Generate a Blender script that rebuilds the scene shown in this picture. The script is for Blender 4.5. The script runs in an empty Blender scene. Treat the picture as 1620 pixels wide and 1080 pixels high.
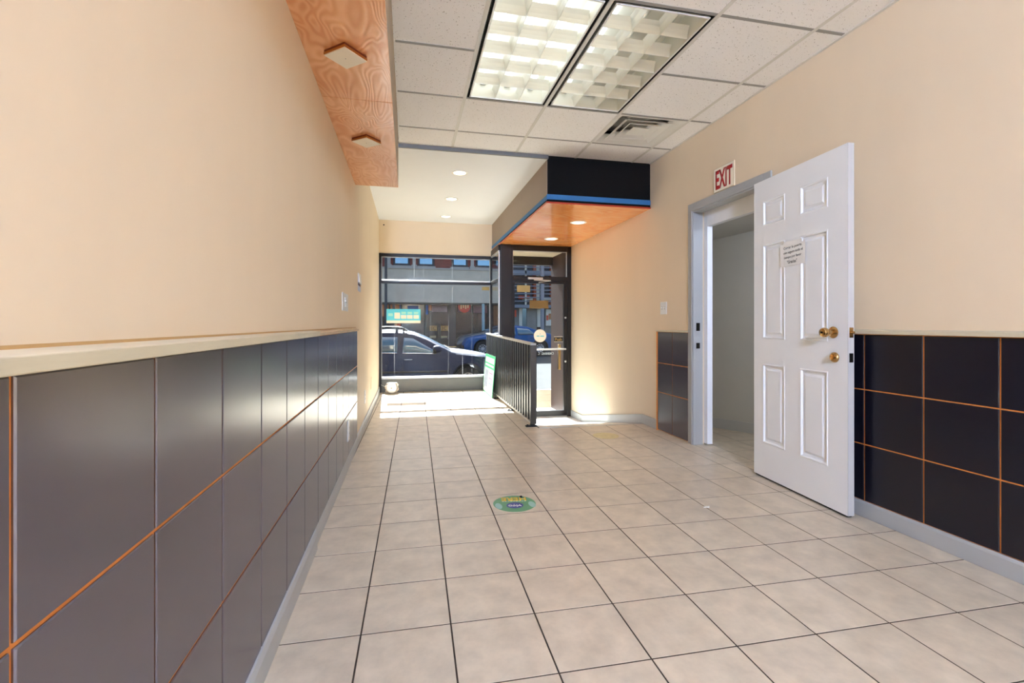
import bpy, bmesh, math, random
from mathutils import Vector, Matrix
random.seed(7)
PI = math.pi
SC = bpy.context.scene
COL = SC.collection

# ------------------------------------------------------------------ camera
cam = bpy.data.cameras.new('camera')
cam_o = bpy.data.objects.new('camera', cam)
COL.objects.link(cam_o)
cam.sensor_width = 36.0
cam.sensor_fit = 'HORIZONTAL'
cam.lens = 751.0 * 36.0 / 1620.0
cam.shift_y = -27.0 / 1620.0
cam.clip_start = 0.02
cam.clip_end = 300
cam_o.location = (0, 0, 1.057)
cam_o.rotation_euler = (PI / 2, 0, -math.radians(12.355))
SC.camera = cam_o

# ------------------------------------------------------------------ world sky, sun, exposure
SUN_EL = math.radians(44.0)
W = bpy.data.worlds.new('sky')
SC.world = W
W.use_nodes = True
wn = W.node_tree
wn.nodes.clear()
sky = wn.nodes.new('ShaderNodeTexSky')
sky.sky_type = 'NISHITA'
sky.sun_disc = False
sky.sun_elevation = SUN_EL
sky.dust_density = 3.0
sky.sun_rotation = math.radians(-3)
bg = wn.nodes.new('ShaderNodeBackground')
bg.inputs['Strength'].default_value = 0.065
wo = wn.nodes.new('ShaderNodeOutputWorld')
wn.links.new(sky.outputs[0], bg.inputs[0])
wn.links.new(bg.outputs[0], wo.inputs[0])
sun = bpy.data.lights.new('sun', 'SUN')
sun.energy = 7.0
sun.angle = math.radians(0.55)
sun.color = (0.95, 0.975, 1.0)
sun_o = bpy.data.objects.new('sun', sun)
COL.objects.link(sun_o)
sun_o.rotation_euler = Vector((0.045, -1.0, -math.tan(SUN_EL))).to_track_quat('-Z', 'Y').to_euler()
sun_o.location = (0, 20, 20)
TUBE = 0.70          # brightness of a lit fluorescent tube
FILL = 840.0       # bare tube added behind the camera to brighten the shop
SPOT = 1.6          # brightness of a recessed downlight lens
SC.view_settings.view_transform = 'Standard'
SC.view_settings.look = 'None'
SC.view_settings.exposure = 2.48
SC.view_settings.gamma = 1.0
SC.view_settings.use_curve_mapping = False
SC.cycles.use_denoising = True
SC.cycles.use_adaptive_sampling = True
SC.cycles.adaptive_threshold = 0.02
SC.cycles.max_bounces = 9
SC.cycles.diffuse_bounces = 6
SC.cycles.transparent_max_bounces = 16
SC.cycles.sample_clamp_indirect = 6.0
SC.cycles.caustics_reflective = False

# ------------------------------------------------------------------ materials
def lin(c):
    return tuple(((v / 255.0) / 12.92 if v <= 10 else (((v / 255.0) + 0.055) / 1.055) ** 2.4) for v in c)

MATS = {}
def mat(name, rgb, rough=0.5, metal=0.0, var=0.0, vscale=6.0, vdetail=4.0, stretch=(1, 1, 1), bump=0.0, bscale=80.0,
        coat=0.0, emit=0.0, emit_rgb=None, rnd=0.0, rough_var=0.0, spec=0.5, linear=False, trans=0.0, ior=1.5):
    """procedural principled material; var = brightness mottling, rnd = per-object brightness change"""
    if name in MATS:
        return MATS[name]
    m = bpy.data.materials.new(name)
    m.use_nodes = True
    nt = m.node_tree
    b = nt.nodes['Principled BSDF']
    c = rgb if linear else lin(rgb)
    b.inputs['Base Color'].default_value = (*c, 1)
    b.inputs['Roughness'].default_value = rough
    b.inputs['Metallic'].default_value = metal
    b.inputs['Specular IOR Level'].default_value = spec
    b.inputs['IOR'].default_value = ior
    b.inputs['Coat Weight'].default_value = coat
    b.inputs['Coat Roughness'].default_value = 0.08
    b.inputs['Transmission Weight'].default_value = trans
    if emit:
        b.inputs['Emission Color'].default_value = (*lin(emit_rgb or rgb), 1)
        b.inputs['Emission Strength'].default_value = emit
    if var or bump or rnd or rough_var:
        tc = nt.nodes.new('ShaderNodeTexCoord')
        mp = nt.nodes.new('ShaderNodeMapping')
        mp.inputs['Scale'].default_value = stretch
        oi = nt.nodes.new('ShaderNodeObjectInfo')
        sc = nt.nodes.new('ShaderNodeVectorMath')
        sc.operation = 'SCALE'
        cx = nt.nodes.new('ShaderNodeCombineXYZ')
        nt.links.new(oi.outputs['Random'], cx.inputs[0])
        nt.links.new(oi.outputs['Random'], cx.inputs[1])
        nt.links.new(cx.outputs[0], sc.inputs[0])
        sc.inputs['Scale'].default_value = 37.0
        ad = nt.nodes.new('ShaderNodeVectorMath')
        nt.links.new(tc.outputs['Object'], mp.inputs[0])
        nt.links.new(mp.outputs[0], ad.inputs[0])
        nt.links.new(sc.outputs[0], ad.inputs[1])
        n = nt.nodes.new('ShaderNodeTexNoise')
        n.inputs['Scale'].default_value = vscale
        n.inputs['Detail'].default_value = vdetail
        n.inputs['Roughness'].default_value = 0.62
        nt.links.new(ad.outputs[0], n.inputs['Vector'])
        mr = nt.nodes.new('ShaderNodeMapRange')
        mr.inputs['From Min'].default_value = 0.3
        mr.inputs['From Max'].default_value = 0.7
        mr.inputs['To Min'].default_value = 1.0 - var
        mr.inputs['To Max'].default_value = 1.0 + var
        nt.links.new(n.outputs['Fac'], mr.inputs['Value'])
        m2 = nt.nodes.new('ShaderNodeMapRange')
        m2.inputs['To Min'].default_value = 1.0 - rnd
        m2.inputs['To Max'].default_value = 1.0 + rnd
        nt.links.new(oi.outputs['Random'], m2.inputs['Value'])
        mu = nt.nodes.new('ShaderNodeMath')
        mu.operation = 'MULTIPLY'
        nt.links.new(mr.outputs[0], mu.inputs[0])
        nt.links.new(m2.outputs[0], mu.inputs[1])
        vs = nt.nodes.new('ShaderNodeVectorMath')
        vs.operation = 'SCALE'
        vs.inputs[0].default_value = c
        nt.links.new(mu.outputs[0], vs.inputs['Scale'])
        nt.links.new(vs.outputs[0], b.inputs['Base Color'])
        if rough_var:
            m3 = nt.nodes.new('ShaderNodeMapRange')
            m3.inputs['From Min'].default_value = 0.3
            m3.inputs['From Max'].default_value = 0.7
            m3.inputs['To Min'].default_value = rough - rough_var
            m3.inputs['To Max'].default_value = rough + rough_var
            nt.links.new(n.outputs['Fac'], m3.inputs['Value'])
            nt.links.new(m3.outputs[0], b.inputs['Roughness'])
        if bump:
            n2 = nt.nodes.new('ShaderNodeTexNoise')
            n2.inputs['Scale'].default_value = bscale
            n2.inputs['Detail'].default_value = 3
            nt.links.new(ad.outputs[0], n2.inputs['Vector'])
            bp = nt.nodes.new('ShaderNodeBump')
            bp.inputs['Strength'].default_value = bump
            bp.inputs['Distance'].default_value = 0.004
            nt.links.new(n2.outputs['Fac'], bp.inputs['Height'])
            nt.links.new(bp.outputs[0], b.inputs['Normal'])
    MATS[name] = m
    return m

def ply_mat(name, dark, light, rough, scale, stretch, coat=0.0, dist=6.0):
    """plywood with swirling contour grain"""
    m = bpy.data.materials.new(name)
    m.use_nodes = True
    nt = m.node_tree
    b = nt.nodes['Principled BSDF']
    b.inputs['Roughness'].default_value = rough
    b.inputs['Coat Weight'].default_value = coat
    b.inputs['Coat Roughness'].default_value = 0.12
    tc = nt.nodes.new('ShaderNodeTexCoord')
    mp = nt.nodes.new('ShaderNodeMapping')
    mp.inputs['Scale'].default_value = stretch
    nt.links.new(tc.outputs['Object'], mp.inputs[0])
    n = nt.nodes.new('ShaderNodeTexNoise')
    n.inputs['Scale'].default_value = scale
    n.inputs['Detail'].default_value = 1.5
    n.inputs['Distortion'].default_value = 0.6
    nt.links.new(mp.outputs[0], n.inputs['Vector'])
    mu = nt.nodes.new('ShaderNodeMath')
    mu.operation = 'MULTIPLY'
    mu.inputs[1].default_value = 120.0
    nt.links.new(n.outputs['Fac'], mu.inputs[0])
    si = nt.nodes.new('ShaderNodeMath')
    si.operation = 'SINE'
    nt.links.new(mu.outputs[0], si.inputs[0])
    n2 = nt.nodes.new('ShaderNodeTexNoise')
    n2.inputs['Scale'].default_value = 5.0
    nt.links.new(tc.outputs['Object'], n2.inputs['Vector'])
    ad = nt.nodes.new('ShaderNodeMath')
    ad.operation = 'MULTIPLY_ADD'
    ad.inputs[1].default_value = 0.22
    nt.links.new(si.outputs[0], ad.inputs[0])
    nt.links.new(n2.outputs['Fac'], ad.inputs[2])
    cr = nt.nodes.new('ShaderNodeValToRGB')
    cr.color_ramp.elements[0].position = 0.2
    cr.color_ramp.elements[0].color = (*lin(dark), 1)
    cr.color_ramp.elements[1].position = 0.8
    cr.color_ramp.elements[1].color = (*lin(light), 1)
    nt.links.new(ad.outputs[0], cr.inputs[0])
    nt.links.new(cr.outputs[0], b.inputs['Base Color'])
    bp = nt.nodes.new('ShaderNodeBump')
    bp.inputs['Strength'].default_value = 0.12
    bp.inputs['Distance'].default_value = 0.002
    nt.links.new(si.outputs[0], bp.inputs['Height'])
    nt.links.new(bp.outputs[0], b.inputs['Normal'])
    MATS[name] = m
    return m

def ceiling_tile_mat():
    """off-white mineral fibre with small dark pits"""
    m = bpy.data.materials.new('mineral_tile')
    m.use_nodes = True
    nt = m.node_tree
    b = nt.nodes['Principled BSDF']
    b.inputs['Roughness'].default_value = 0.9
    b.inputs['Specular IOR Level'].default_value = 0.1
    tc = nt.nodes.new('ShaderNodeTexCoord')
    oi = nt.nodes.new('ShaderNodeObjectInfo')
    ad = nt.nodes.new('ShaderNodeVectorMath')
    nt.links.new(tc.outputs['Object'], ad.inputs[0])
    sc = nt.nodes.new('ShaderNodeVectorMath')
    sc.operation = 'SCALE'
    sc.inputs[0].default_value = (13, 7, 0)
    nt.links.new(oi.outputs['Random'], sc.inputs['Scale'])
    nt.links.new(sc.outputs[0], ad.inputs[1])
    v = nt.nodes.new('ShaderNodeTexVoronoi')
    v.inputs['Scale'].default_value = 105.0
    nt.links.new(ad.outputs[0], v.inputs['Vector'])
    n = nt.nodes.new('ShaderNodeTexNoise')
    n.inputs['Scale'].default_value = 60.0
    nt.links.new(ad.outputs[0], n.inputs['Vector'])
    mu = nt.nodes.new('ShaderNodeMath')
    mu.operation = 'MULTIPLY_ADD'
    nt.links.new(n.outputs['Fac'], mu.inputs[0])
    mu.inputs[1].default_value = 0.9
    nt.links.new(v.outputs['Distance'], mu.inputs[2])
    cr = nt.nodes.new('ShaderNodeValToRGB')
    cr.color_ramp.elements[0].position = 0.50
    cr.color_ramp.elements[0].color = (*lin((120, 118, 112)), 1)
    cr.color_ramp.elements[1].position = 0.60
    cr.color_ramp.elements[1].color = (*lin((249, 249, 250)), 1)
    nt.links.new(mu.outputs[0], cr.inputs[0])
    nt.links.new(cr.outputs[0], b.inputs['Base Color'])
    MATS['mineral_tile'] = m
    return m

def glass_mat(name, dirt, tint=(0.93, 0.96, 0.96), streak=0.5, spec=1.0):
    """thin clear sheet that mirrors a little, with dried splashes and vertical runs"""
    m = bpy.data.materials.new(name)
    m.use_nodes = True
    nt = m.node_tree
    nt.nodes.clear()
    out = nt.nodes.new('ShaderNodeOutputMaterial')
    tr = nt.nodes.new('ShaderNodeBsdfTransparent')
    tr.inputs[0].default_value = (*tint, 1)
    gl = nt.nodes.new('ShaderNodeBsdfGlossy')
    gl.inputs['Roughness'].default_value = 0.02
    lw = nt.nodes.new('ShaderNodeLayerWeight')
    pw = nt.nodes.new('ShaderNodeMath')
    pw.operation = 'POWER'
    pw.inputs[1].default_value = 5.0
    nt.links.new(lw.outputs['Facing'], pw.inputs[0])
    fr = nt.nodes.new('ShaderNodeMath')
    fr.operation = 'MULTIPLY_ADD'
    fr.inputs[1].default_value = 0.9
    fr.inputs[2].default_value = 0.014 * spec
    nt.links.new(pw.outputs[0], fr.inputs[0])
    mx = nt.nodes.new('ShaderNodeMixShader')
    nt.links.new(fr.outputs[0], mx.inputs[0])
    nt.links.new(tr.outputs[0], mx.inputs[1])
    nt.links.new(gl.outputs[0], mx.inputs[2])
    last = mx
    if dirt:
        tc = nt.nodes.new('ShaderNodeTexCoord')
        a = nt.nodes.new('ShaderNodeTexNoise')           # fine splashes
        a.inputs['Scale'].default_value = 75.0
        a.inputs['Detail'].default_value = 6
        a.inputs['Roughness'].default_value = 0.75
        nt.links.new(tc.outputs['Object'], a.inputs['Vector'])
        a2 = nt.nodes.new('ShaderNodeTexNoise')          # where the splashes gather
        a2.inputs['Scale'].default_value = 2.6
        nt.links.new(tc.outputs['Object'], a2.inputs['Vector'])
        r1 = nt.nodes.new('ShaderNodeMapRange')
        r1.inputs['From Min'].default_value = 0.63
        r1.inputs['From Max'].default_value = 0.74
        nt.links.new(a.outputs['Fac'], r1.inputs['Value'])
        r2 = nt.nodes.new('ShaderNodeMapRange')
        r2.inputs['From Min'].default_value = 0.42
        r2.inputs['From Max'].default_value = 0.66
        r2.inputs['To Min'].default_value = 0.06
        nt.links.new(a2.outputs['Fac'], r2.inputs['Value'])
        m1 = nt.nodes.new('ShaderNodeMath')
        m1.operation = 'MULTIPLY'
        nt.links.new(r1.outputs[0], m1.inputs[0])
        nt.links.new(r2.outputs[0], m1.inputs[1])
        mp = nt.nodes.new('ShaderNodeMapping')           # vertical runs
        mp.inputs['Scale'].default_value = (48, 48, 0.5)
        nt.links.new(tc.outputs['Object'], mp.inputs[0])
        s = nt.nodes.new('ShaderNodeTexNoise')
        s.inputs['Scale'].default_value = 1.0
        s.inputs['Detail'].default_value = 5
        nt.links.new(mp.outputs[0], s.inputs['Vector'])
        r3 = nt.nodes.new('ShaderNodeMapRange')
        r3.inputs['From Min'].default_value = 0.67
        r3.inputs['From Max'].default_value = 0.76
        r3.inputs['To Max'].default_value = streak
        nt.links.new(s.outputs['Fac'], r3.inputs['Value'])
        m2 = nt.nodes.new('ShaderNodeMath')
        m2.operation = 'MAXIMUM'
        nt.links.new(m1.outputs[0], m2.inputs[0])
        nt.links.new(r3.outputs[0], m2.inputs[1])
        m3 = nt.nodes.new('ShaderNodeMath')
        m3.operation = 'MULTIPLY_ADD'
        m3.inputs[1].default_value = dirt
        m3.inputs[2].default_value = 0.001
        nt.links.new(m2.outputs[0], m3.inputs[0])
        df = nt.nodes.new('ShaderNodeBsdfDiffuse')
        df.inputs[0].default_value = (0.75, 0.76, 0.76, 1)
        tl = nt.nodes.new('ShaderNodeBsdfTranslucent')
        tl.inputs[0].default_value = (0.75, 0.76, 0.76, 1)
        dm = nt.nodes.new('ShaderNodeMixShader')
        nt.links.new(df.outputs[0], dm.inputs[1])
        nt.links.new(tl.outputs[0], dm.inputs[2])
        fm = nt.nodes.new('ShaderNodeMixShader')
        nt.links.new(m3.outputs[0], fm.inputs[0])
        nt.links.new(mx.outputs[0], fm.inputs[1])
        nt.links.new(dm.outputs[0], fm.inputs[2])
        last = fm
    nt.links.new(last.outputs[0], out.inputs[0])
    MATS[name] = m
    return m

def brick_mat():
    m = bpy.data.materials.new('far_brick')
    m.use_nodes = True
    nt = m.node_tree
    b = nt.nodes['Principled BSDF']
    b.inputs['Roughness'].default_value = 0.85
    tc = nt.nodes.new('ShaderNodeTexCoord')
    mp = nt.nodes.new('ShaderNodeMapping')
    mp.inputs['Rotation'].default_value = (PI / 2, 0, 0)
    nt.links.new(tc.outputs['Object'], mp.inputs[0])
    br = nt.nodes.new('ShaderNodeTexBrick')
    br.inputs['Scale'].default_value = 1.0
    br.inputs['Brick Width'].default_value = 0.21
    br.inputs['Row Height'].default_value = 0.075
    br.inputs['Mortar Size'].default_value = 0.008
    br.inputs['Color1'].default_value = (*lin((150, 62, 52)), 1)
    br.inputs['Color2'].default_value = (*lin((118, 44, 38)), 1)
    br.inputs['Mortar'].default_value = (*lin((120, 92, 84)), 1)
    nt.links.new(mp.outputs[0], br.inputs['Vector'])
    nt.links.new(br.outputs['Color'], b.inputs['Base Color'])
    MATS['far_brick'] = m
    return m

M_wall = mat('beige_paint', (229, 210, 181), 0.6, var=0.035, vscale=1.3, stretch=(1, 1, 0.35), bump=0.05, bscale=120)
M_wallin = mat('grey_room_paint', (204, 203, 196), 0.7, var=0.03, vscale=2)
M_tile = mat('floor_tile', (204, 190, 168), 0.34, var=0.15, vscale=9.0, vdetail=7, rnd=0.03)
M_grout = mat('grout', (58, 46, 35), 0.9, var=0.15, vscale=20)
M_sheen = mat('sheen_navy_panel', (60, 55, 70), 0.24, var=0.12, vscale=3.0, rnd=0.05, ior=2.4)  # navy base lightened to paint in the reflected sheen on these panels
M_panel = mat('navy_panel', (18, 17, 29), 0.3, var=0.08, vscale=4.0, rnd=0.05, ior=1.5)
M_groove = mat('orange_groove', (222, 140, 66), 0.6, var=0.12, vscale=15)
M_base = mat('grey_trim_paint', (172, 174, 174), 0.4, var=0.03, vscale=4)
M_cap = mat('cream_wood_cap', (208, 198, 170), 0.45, var=0.08, vscale=14, stretch=(1, 0.25, 2.2))
M_capend = mat('raw_cap_edge', (196, 158, 104), 0.6)
M_ply = ply_mat('plywood', (220, 146, 90), (240, 182, 130), 0.36, 2.2, (2.2, 0.8, 1), coat=0.25)
M_orange = ply_mat('orange_laminate', (240, 142, 62), (250, 178, 106), 0.16, 1.6, (0.7, 2.4, 1), coat=0.6)
M_mineral = ceiling_tile_mat()
M_tee = mat('white_grid', (222, 222, 218), 0.5)
M_tee_shade = mat('shaded_cross_grid', (150, 150, 148), 0.6)  # white grid greyed in colour to stand in for shadow at the tile gaps
M_plaster = mat('white_plaster', (234, 238, 243), 0.75, var=0.012, vscale=2)
M_dark = mat('black_void', (10, 10, 10), 0.8)
M_black = mat('black_panel', (8, 7, 7), 0.8, spec=0.2)
M_taupe = mat('taupe_panel', (148, 132, 118), 0.55, var=0.03, vscale=2)
M_blue = mat('blue_tape', (42, 112, 170), 0.6, var=0.06, vscale=25)
M_frame = mat('black_aluminium', (20, 16, 15), 0.38, spec=0.35)
M_alu = mat('silver_aluminium', (190, 190, 188), 0.35, metal=0.8)
M_kick = mat('grey_kick_panel', (104, 106, 103), 0.55, var=0.06, vscale=4)
M_white = mat('white_enamel', (232, 232, 228), 0.35, var=0.01, vscale=3)
M_louver = mat('louver_white', (238, 236, 224), 0.28)
M_door = mat('white_door_paint', (240, 243, 246), 0.4, var=0.012, vscale=3)
M_brass = mat('brass', (196, 158, 104), 0.22, metal=1.0)
M_iron = mat('dark_strike', (38, 34, 30), 0.4, metal=0.7)
M_slat = mat('black_slat', (25, 25, 25), 0.33, ior=1.8)
M_railtop = mat('grey_rail', (190, 190, 188), 0.4)
M_glass = glass_mat('shop_glass', 0.6, streak=0.35)
M_glass_clean = glass_mat('door_glass', 0.04, streak=0.3)
M_carglass = mat('car_glass', (66, 104, 126), 0.05, spec=0.9, coat=0.5)
M_tube_on = mat('tube_lit', (255, 250, 236), 0.4, emit=TUBE, emit_rgb=(226, 239, 255))
M_fill = mat('fill_tube', (250, 250, 250), 0.4, emit=FILL, emit_rgb=(192, 213, 255))
M_tube_off = mat('tube_unlit', (226, 224, 216), 0.25)
M_spot = mat('downlight_lens', (255, 246, 220), 0.4, emit=SPOT, emit_rgb=(255, 238, 196))
M_paper = mat('white_paper', (236, 236, 232), 0.8)
M_ink = mat('black_ink', (26, 26, 26), 0.7)
M_red = mat('sign_red', (170, 22, 26), 0.5)

# ------------------------------------------------------------------ mesh helpers
class MB:
    def __init__(s):
        s.v, s.f = [], []
    def add(s, verts, faces):
        o = len(s.v)
        s.v += [tuple(p) for p in verts]
        s.f += [tuple(i + o for i in f) for f in faces]
        return s
    def box(s, x0, x1, y0, y1, z0, z1):
        v = [(x, y, z) for z in (z0, z1) for y in (y0, y1) for x in (x0, x1)]
        return s.add(v, [(0, 2, 3, 1), (4, 5, 7, 6), (0, 1, 5, 4), (2, 6, 7, 3), (0, 4, 6, 2), (1, 3, 7, 5)])
    def hexa(s, bottom, top):
        n = len(bottom)
        return s.add(list(bottom) + list(top), [tuple(reversed(range(n))), tuple(range(n, 2 * n))] +
                     [(i, (i + 1) % n, n + (i + 1) % n, n + i) for i in range(n)])
    def prism(s, poly, axis, a, b):
        """polygon in the two other axes, extruded along axis from a to b"""
        def P(u, w, t):
            return {'x': (t, u, w), 'y': (u, t, w), 'z': (u, w, t)}[axis]
        return s.hexa([P(u, w, a) for u, w in poly], [P(u, w, b) for u, w in poly])
    def cyl(s, p0, p1, r0, r1=None, n=16, caps=True):
        r1 = r0 if r1 is None else r1
        p0, p1 = Vector(p0), Vector(p1)
        d = (p1 - p0).normalized()
        a = d.orthogonal().normalized()
        b = d.cross(a)
        v = []
        for p, r in ((p0, r0), (p1, r1)):
            v += [p + (a * math.cos(2 * PI * k / n) + b * math.sin(2 * PI * k / n)) * r for k in range(n)]
        f = [(k, (k + 1) % n, n + (k + 1) % n, n + k) for k in range(n)]
        if caps:
            f += [tuple(reversed(range(n))), tuple(range(n, 2 * n))]
        return s.add(v, f)
    def lathe(s, prof, n=24, axis=(0, 0, 1), org=(0, 0, 0), closed=False):
        """profile [(radius, height)] turned about axis through org"""
        d = Vector(axis).normalized()
        a = d.orthogonal().normalized()
        b = d.cross(a)
        o = Vector(org)
        v = []
        for r, h in prof:
            v += [o + d * h + (a * math.cos(2 * PI * k / n) + b * math.sin(2 * PI * k / n)) * r for k in range(n)]
        f = []
        m = len(prof)
        for i in range(m if closed else m - 1):
            j = (i + 1) % m
            f += [(i * n + k, i * n + (k + 1) % n, j * n + (k + 1) % n, j * n + k) for k in range(n)]
        if not closed:
            f += [tuple(reversed(range(n))), tuple((m - 1) * n + k for k in range(n))]
        return s.add(v, f)
    def tube(s, path, r, n=8):
        for p, q in zip(path[:-1], path[1:]):
            s.cyl(p, q, r, n=n)
        return s
    def mesh(s, name):
        me = bpy.data.meshes.new(name)
        me.from_pydata([tuple(map(float, p)) for p in s.v], [], s.f)
        bm = bmesh.new()
        bm.from_mesh(me)
        bmesh.ops.recalc_face_normals(bm, faces=bm.faces)
        bm.to_mesh(me)
        bm.free()
        return me
    def build(s, name, m, parent=None, bevel=0.0, smooth=False, seg=2):
        return obj(name, s.mesh(name), m, parent, bevel, smooth, seg)

def obj(name, me, m, parent=None, bevel=0.0, smooth=False, seg=2):
    if m is not None and not me.materials:
        me.materials.append(m)
    o = bpy.data.objects.new(name, me)
    COL.objects.link(o)
    if parent is not None:
        o.parent = parent
    if bevel:
        bv = o.modifiers.new('bevel', 'BEVEL')
        bv.width = bevel
        bv.segments = seg
        bv.limit_method = 'ANGLE'
        bv.angle_limit = math.radians(40)
    if smooth:
        me.shade_smooth()
        me.set_sharp_from_angle(angle=math.radians(38))
    return o

def tag(o, label=None, cat=None, group=None, kind=None):
    if label:
        o['label'] = label
    if cat:
        o['category'] = cat
    if group:
        o['group'] = group
    if kind:
        o['kind'] = kind
    return o

def thing(name, label, cat, loc=(0, 0, 0), rz=0.0, group=None, kind=None):
    o = bpy.data.objects.new(name, None)
    o.empty_display_size = 0.1
    COL.objects.link(o)
    o.location = loc
    o.rotation_euler = (0, 0, rz)
    return tag(o, label, cat, group, kind)

def copy_tree(o, parent=None):
    c = o.copy()
    COL.objects.link(c)
    c.parent = parent
    for ch in list(o.children):
        copy_tree(ch, c)
    return c

def text_mesh(name, body, w, h, bold=0.0, thick=0.0006):
    """lettering fitted to a w x h box centred on the origin in the local XY plane"""
    cu = bpy.data.curves.new(name, 'FONT')
    cu.body = body
    cu.align_x = 'CENTER'
    cu.offset = bold
    cu.resolution_u = 3
    t = bpy.data.objects.new(name, cu)
    COL.objects.link(t)
    bpy.context.view_layer.update()
    me = bpy.data.meshes.new_from_object(t.evaluated_get(bpy.context.evaluated_depsgraph_get()))
    bpy.data.objects.remove(t)
    bpy.data.curves.remove(cu)
    xs = [v.co.x for v in me.vertices]
    ys = [v.co.y for v in me.vertices]
    cx, cy = (min(xs) + max(xs)) / 2, (min(ys) + max(ys)) / 2
    kx, ky = w / (max(xs) - min(xs)), h / (max(ys) - min(ys))
    for v in me.vertices:
        v.co = ((v.co.x - cx) * kx, (v.co.y - cy) * ky, 0)
    bm = bmesh.new()
    bm.from_mesh(me)
    g = bmesh.ops.extrude_face_region(bm, geom=bm.faces[:])
    for e in g['geom']:
        if isinstance(e, bmesh.types.BMVert):
            e.co.z += thick
    bmesh.ops.recalc_face_normals(bm, faces=bm.faces)
    bm.to_mesh(me)
    bm.free()
    me.materials.clear()
    return me

def frame_mat(org, right, up):
    r, u = Vector(right).normalized(), Vector(up).normalized()
    n = r.cross(u)
    return Matrix(((r.x, u.x, n.x, org[0]), (r.y, u.y, n.y, org[1]), (r.z, u.z, n.z, org[2]), (0, 0, 0, 1)))

def bake(me, M):
    me.transform(M)
    return me

def lettering(name, body, w, h, m, parent, org, right, up, bold=0.0, thick=0.0006):
    return obj(name, bake(text_mesh(name, body, w, h, bold, thick), frame_mat(org, right, up)), m, parent)

# ------------------------------------------------------------------ measures of the room (metres)
XL, XR = -0.44, 2.455            # side walls
YB, YF = -5.5, 7.64              # back wall, shop front
ZC = 2.715                       # tiled ceiling
YC = 4.49                        # where the tiled ceiling ends
RAMP_X, RAMP_Y = 1.31, 4.67      # corner where the ramp is cut into the floor
LAND_Y, LAND_Z = 6.46, -0.345
DOOR_Y = 6.95
OP0, OP1, OPZ = 2.885, 3.735, 2.05   # side door opening in the right wall

# ------------------------------------------------------------------ floor and its tiles
fl = MB()
fl.box(XL - 0.1, XR, YB - 0.1, RAMP_Y, -0.12, -0.0013)
fl.box(XL - 0.1, RAMP_X, RAMP_Y, YF + 0.06, -0.12, -0.0013)
fl.box(XR, XR + 0.1, OP0, OP1, -0.12, -0.0013)
fl.box(XR + 0.1, 4.6, 2.2, 5.6, -0.12, -0.0013)
floor = tag(fl.build('floor', M_grout), 'beige ceramic tiled floor with dark grout lines', 'floor', kind='structure')
T = 0.3048
DL = 0.21564 - 0.20069
def tile_world(i, j):
    x, y = (i - 0.598) * T, (j + 5.537) * T
    return Vector((x * math.cos(DL) + y * math.sin(DL), -x * math.sin(DL) + y * math.cos(DL)))
def clip(poly, ax, val, keep_less):
    out = []
    for a, b in zip(poly, poly[1:] + poly[:1]):
        ia, ib = ((p[ax] <= val) == keep_less for p in (a, b))
        if ia:
            out.append(a)
        if ia != ib:
            t = (val - a[ax]) / (b[ax] - a[ax])
            out.append(a.lerp(b, t))
    return out
def clip_rect(poly, x0, x1, y0, y1):
    for ax, val, less in ((0, x1, True), (0, x0, False), (1, y1, True), (1, y0, False)):
        if poly:
            poly = clip(poly, ax, val, less)
    return poly
def area(poly):
    return abs(sum(a.x * b.y - b.x * a.y for a, b in zip(poly, poly[1:] + poly[:1]))) / 2
def inset(poly, d):
    n = len(poly)
    s = 1 if sum(a.x * b.y - b.x * a.y for a, b in zip(poly, poly[1:] + poly[:1])) > 0 else -1
    out = []
    for k in range(n):
        p0, p1, p2 = poly[k - 1], poly[k], poly[(k + 1) % n]
        e0, e1 = (p1 - p0).normalized(), (p2 - p1).normalized()
        n0, n1 = Vector((-e0.y, e0.x)) * s, Vector((-e1.y, e1.x)) * s
        q = n0 + n1
        out.append(p1 + q * (d / max(0.3, 1 + n0.dot(n1))))
    return out
def tile_body(mb, poly):
    b = inset(poly, 0.0029)
    t = inset(poly, 0.0036)
    n = len(poly)
    v = [(p.x, p.y, -0.0035) for p in b] + [(p.x, p.y, -0.0006) for p in b] + [(p.x, p.y, 0.0) for p in t]
    f = [tuple(range(2 * n, 3 * n))]
    for k in range(n):
        q = (k + 1) % n
        f += [(k, q, n + q, n + k), (n + k, n + q, 2 * n + q, 2 * n + k)]
    mb.add(v, f)
full = MB()
tile_body(full, [Vector((-T / 2, -T / 2)), Vector((T / 2, -T / 2)), Vector((T / 2, T / 2)), Vector((-T / 2, T / 2))])
full_me = full.mesh('tile')
full_me.materials.append(M_tile)
rest = MB()
def clean(poly):
    out = []
    for p in poly:
        if not out or (p - out[-1]).length > 0.004:
            out.append(p)
    if len(out) > 2 and (out[0] - out[-1]).length < 0.004:
        out.pop()
    return out
SLOPE = (Vector((2.556, 5.181)), Vector((3.9, 2.95)))      # slanting wall of the side room
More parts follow.
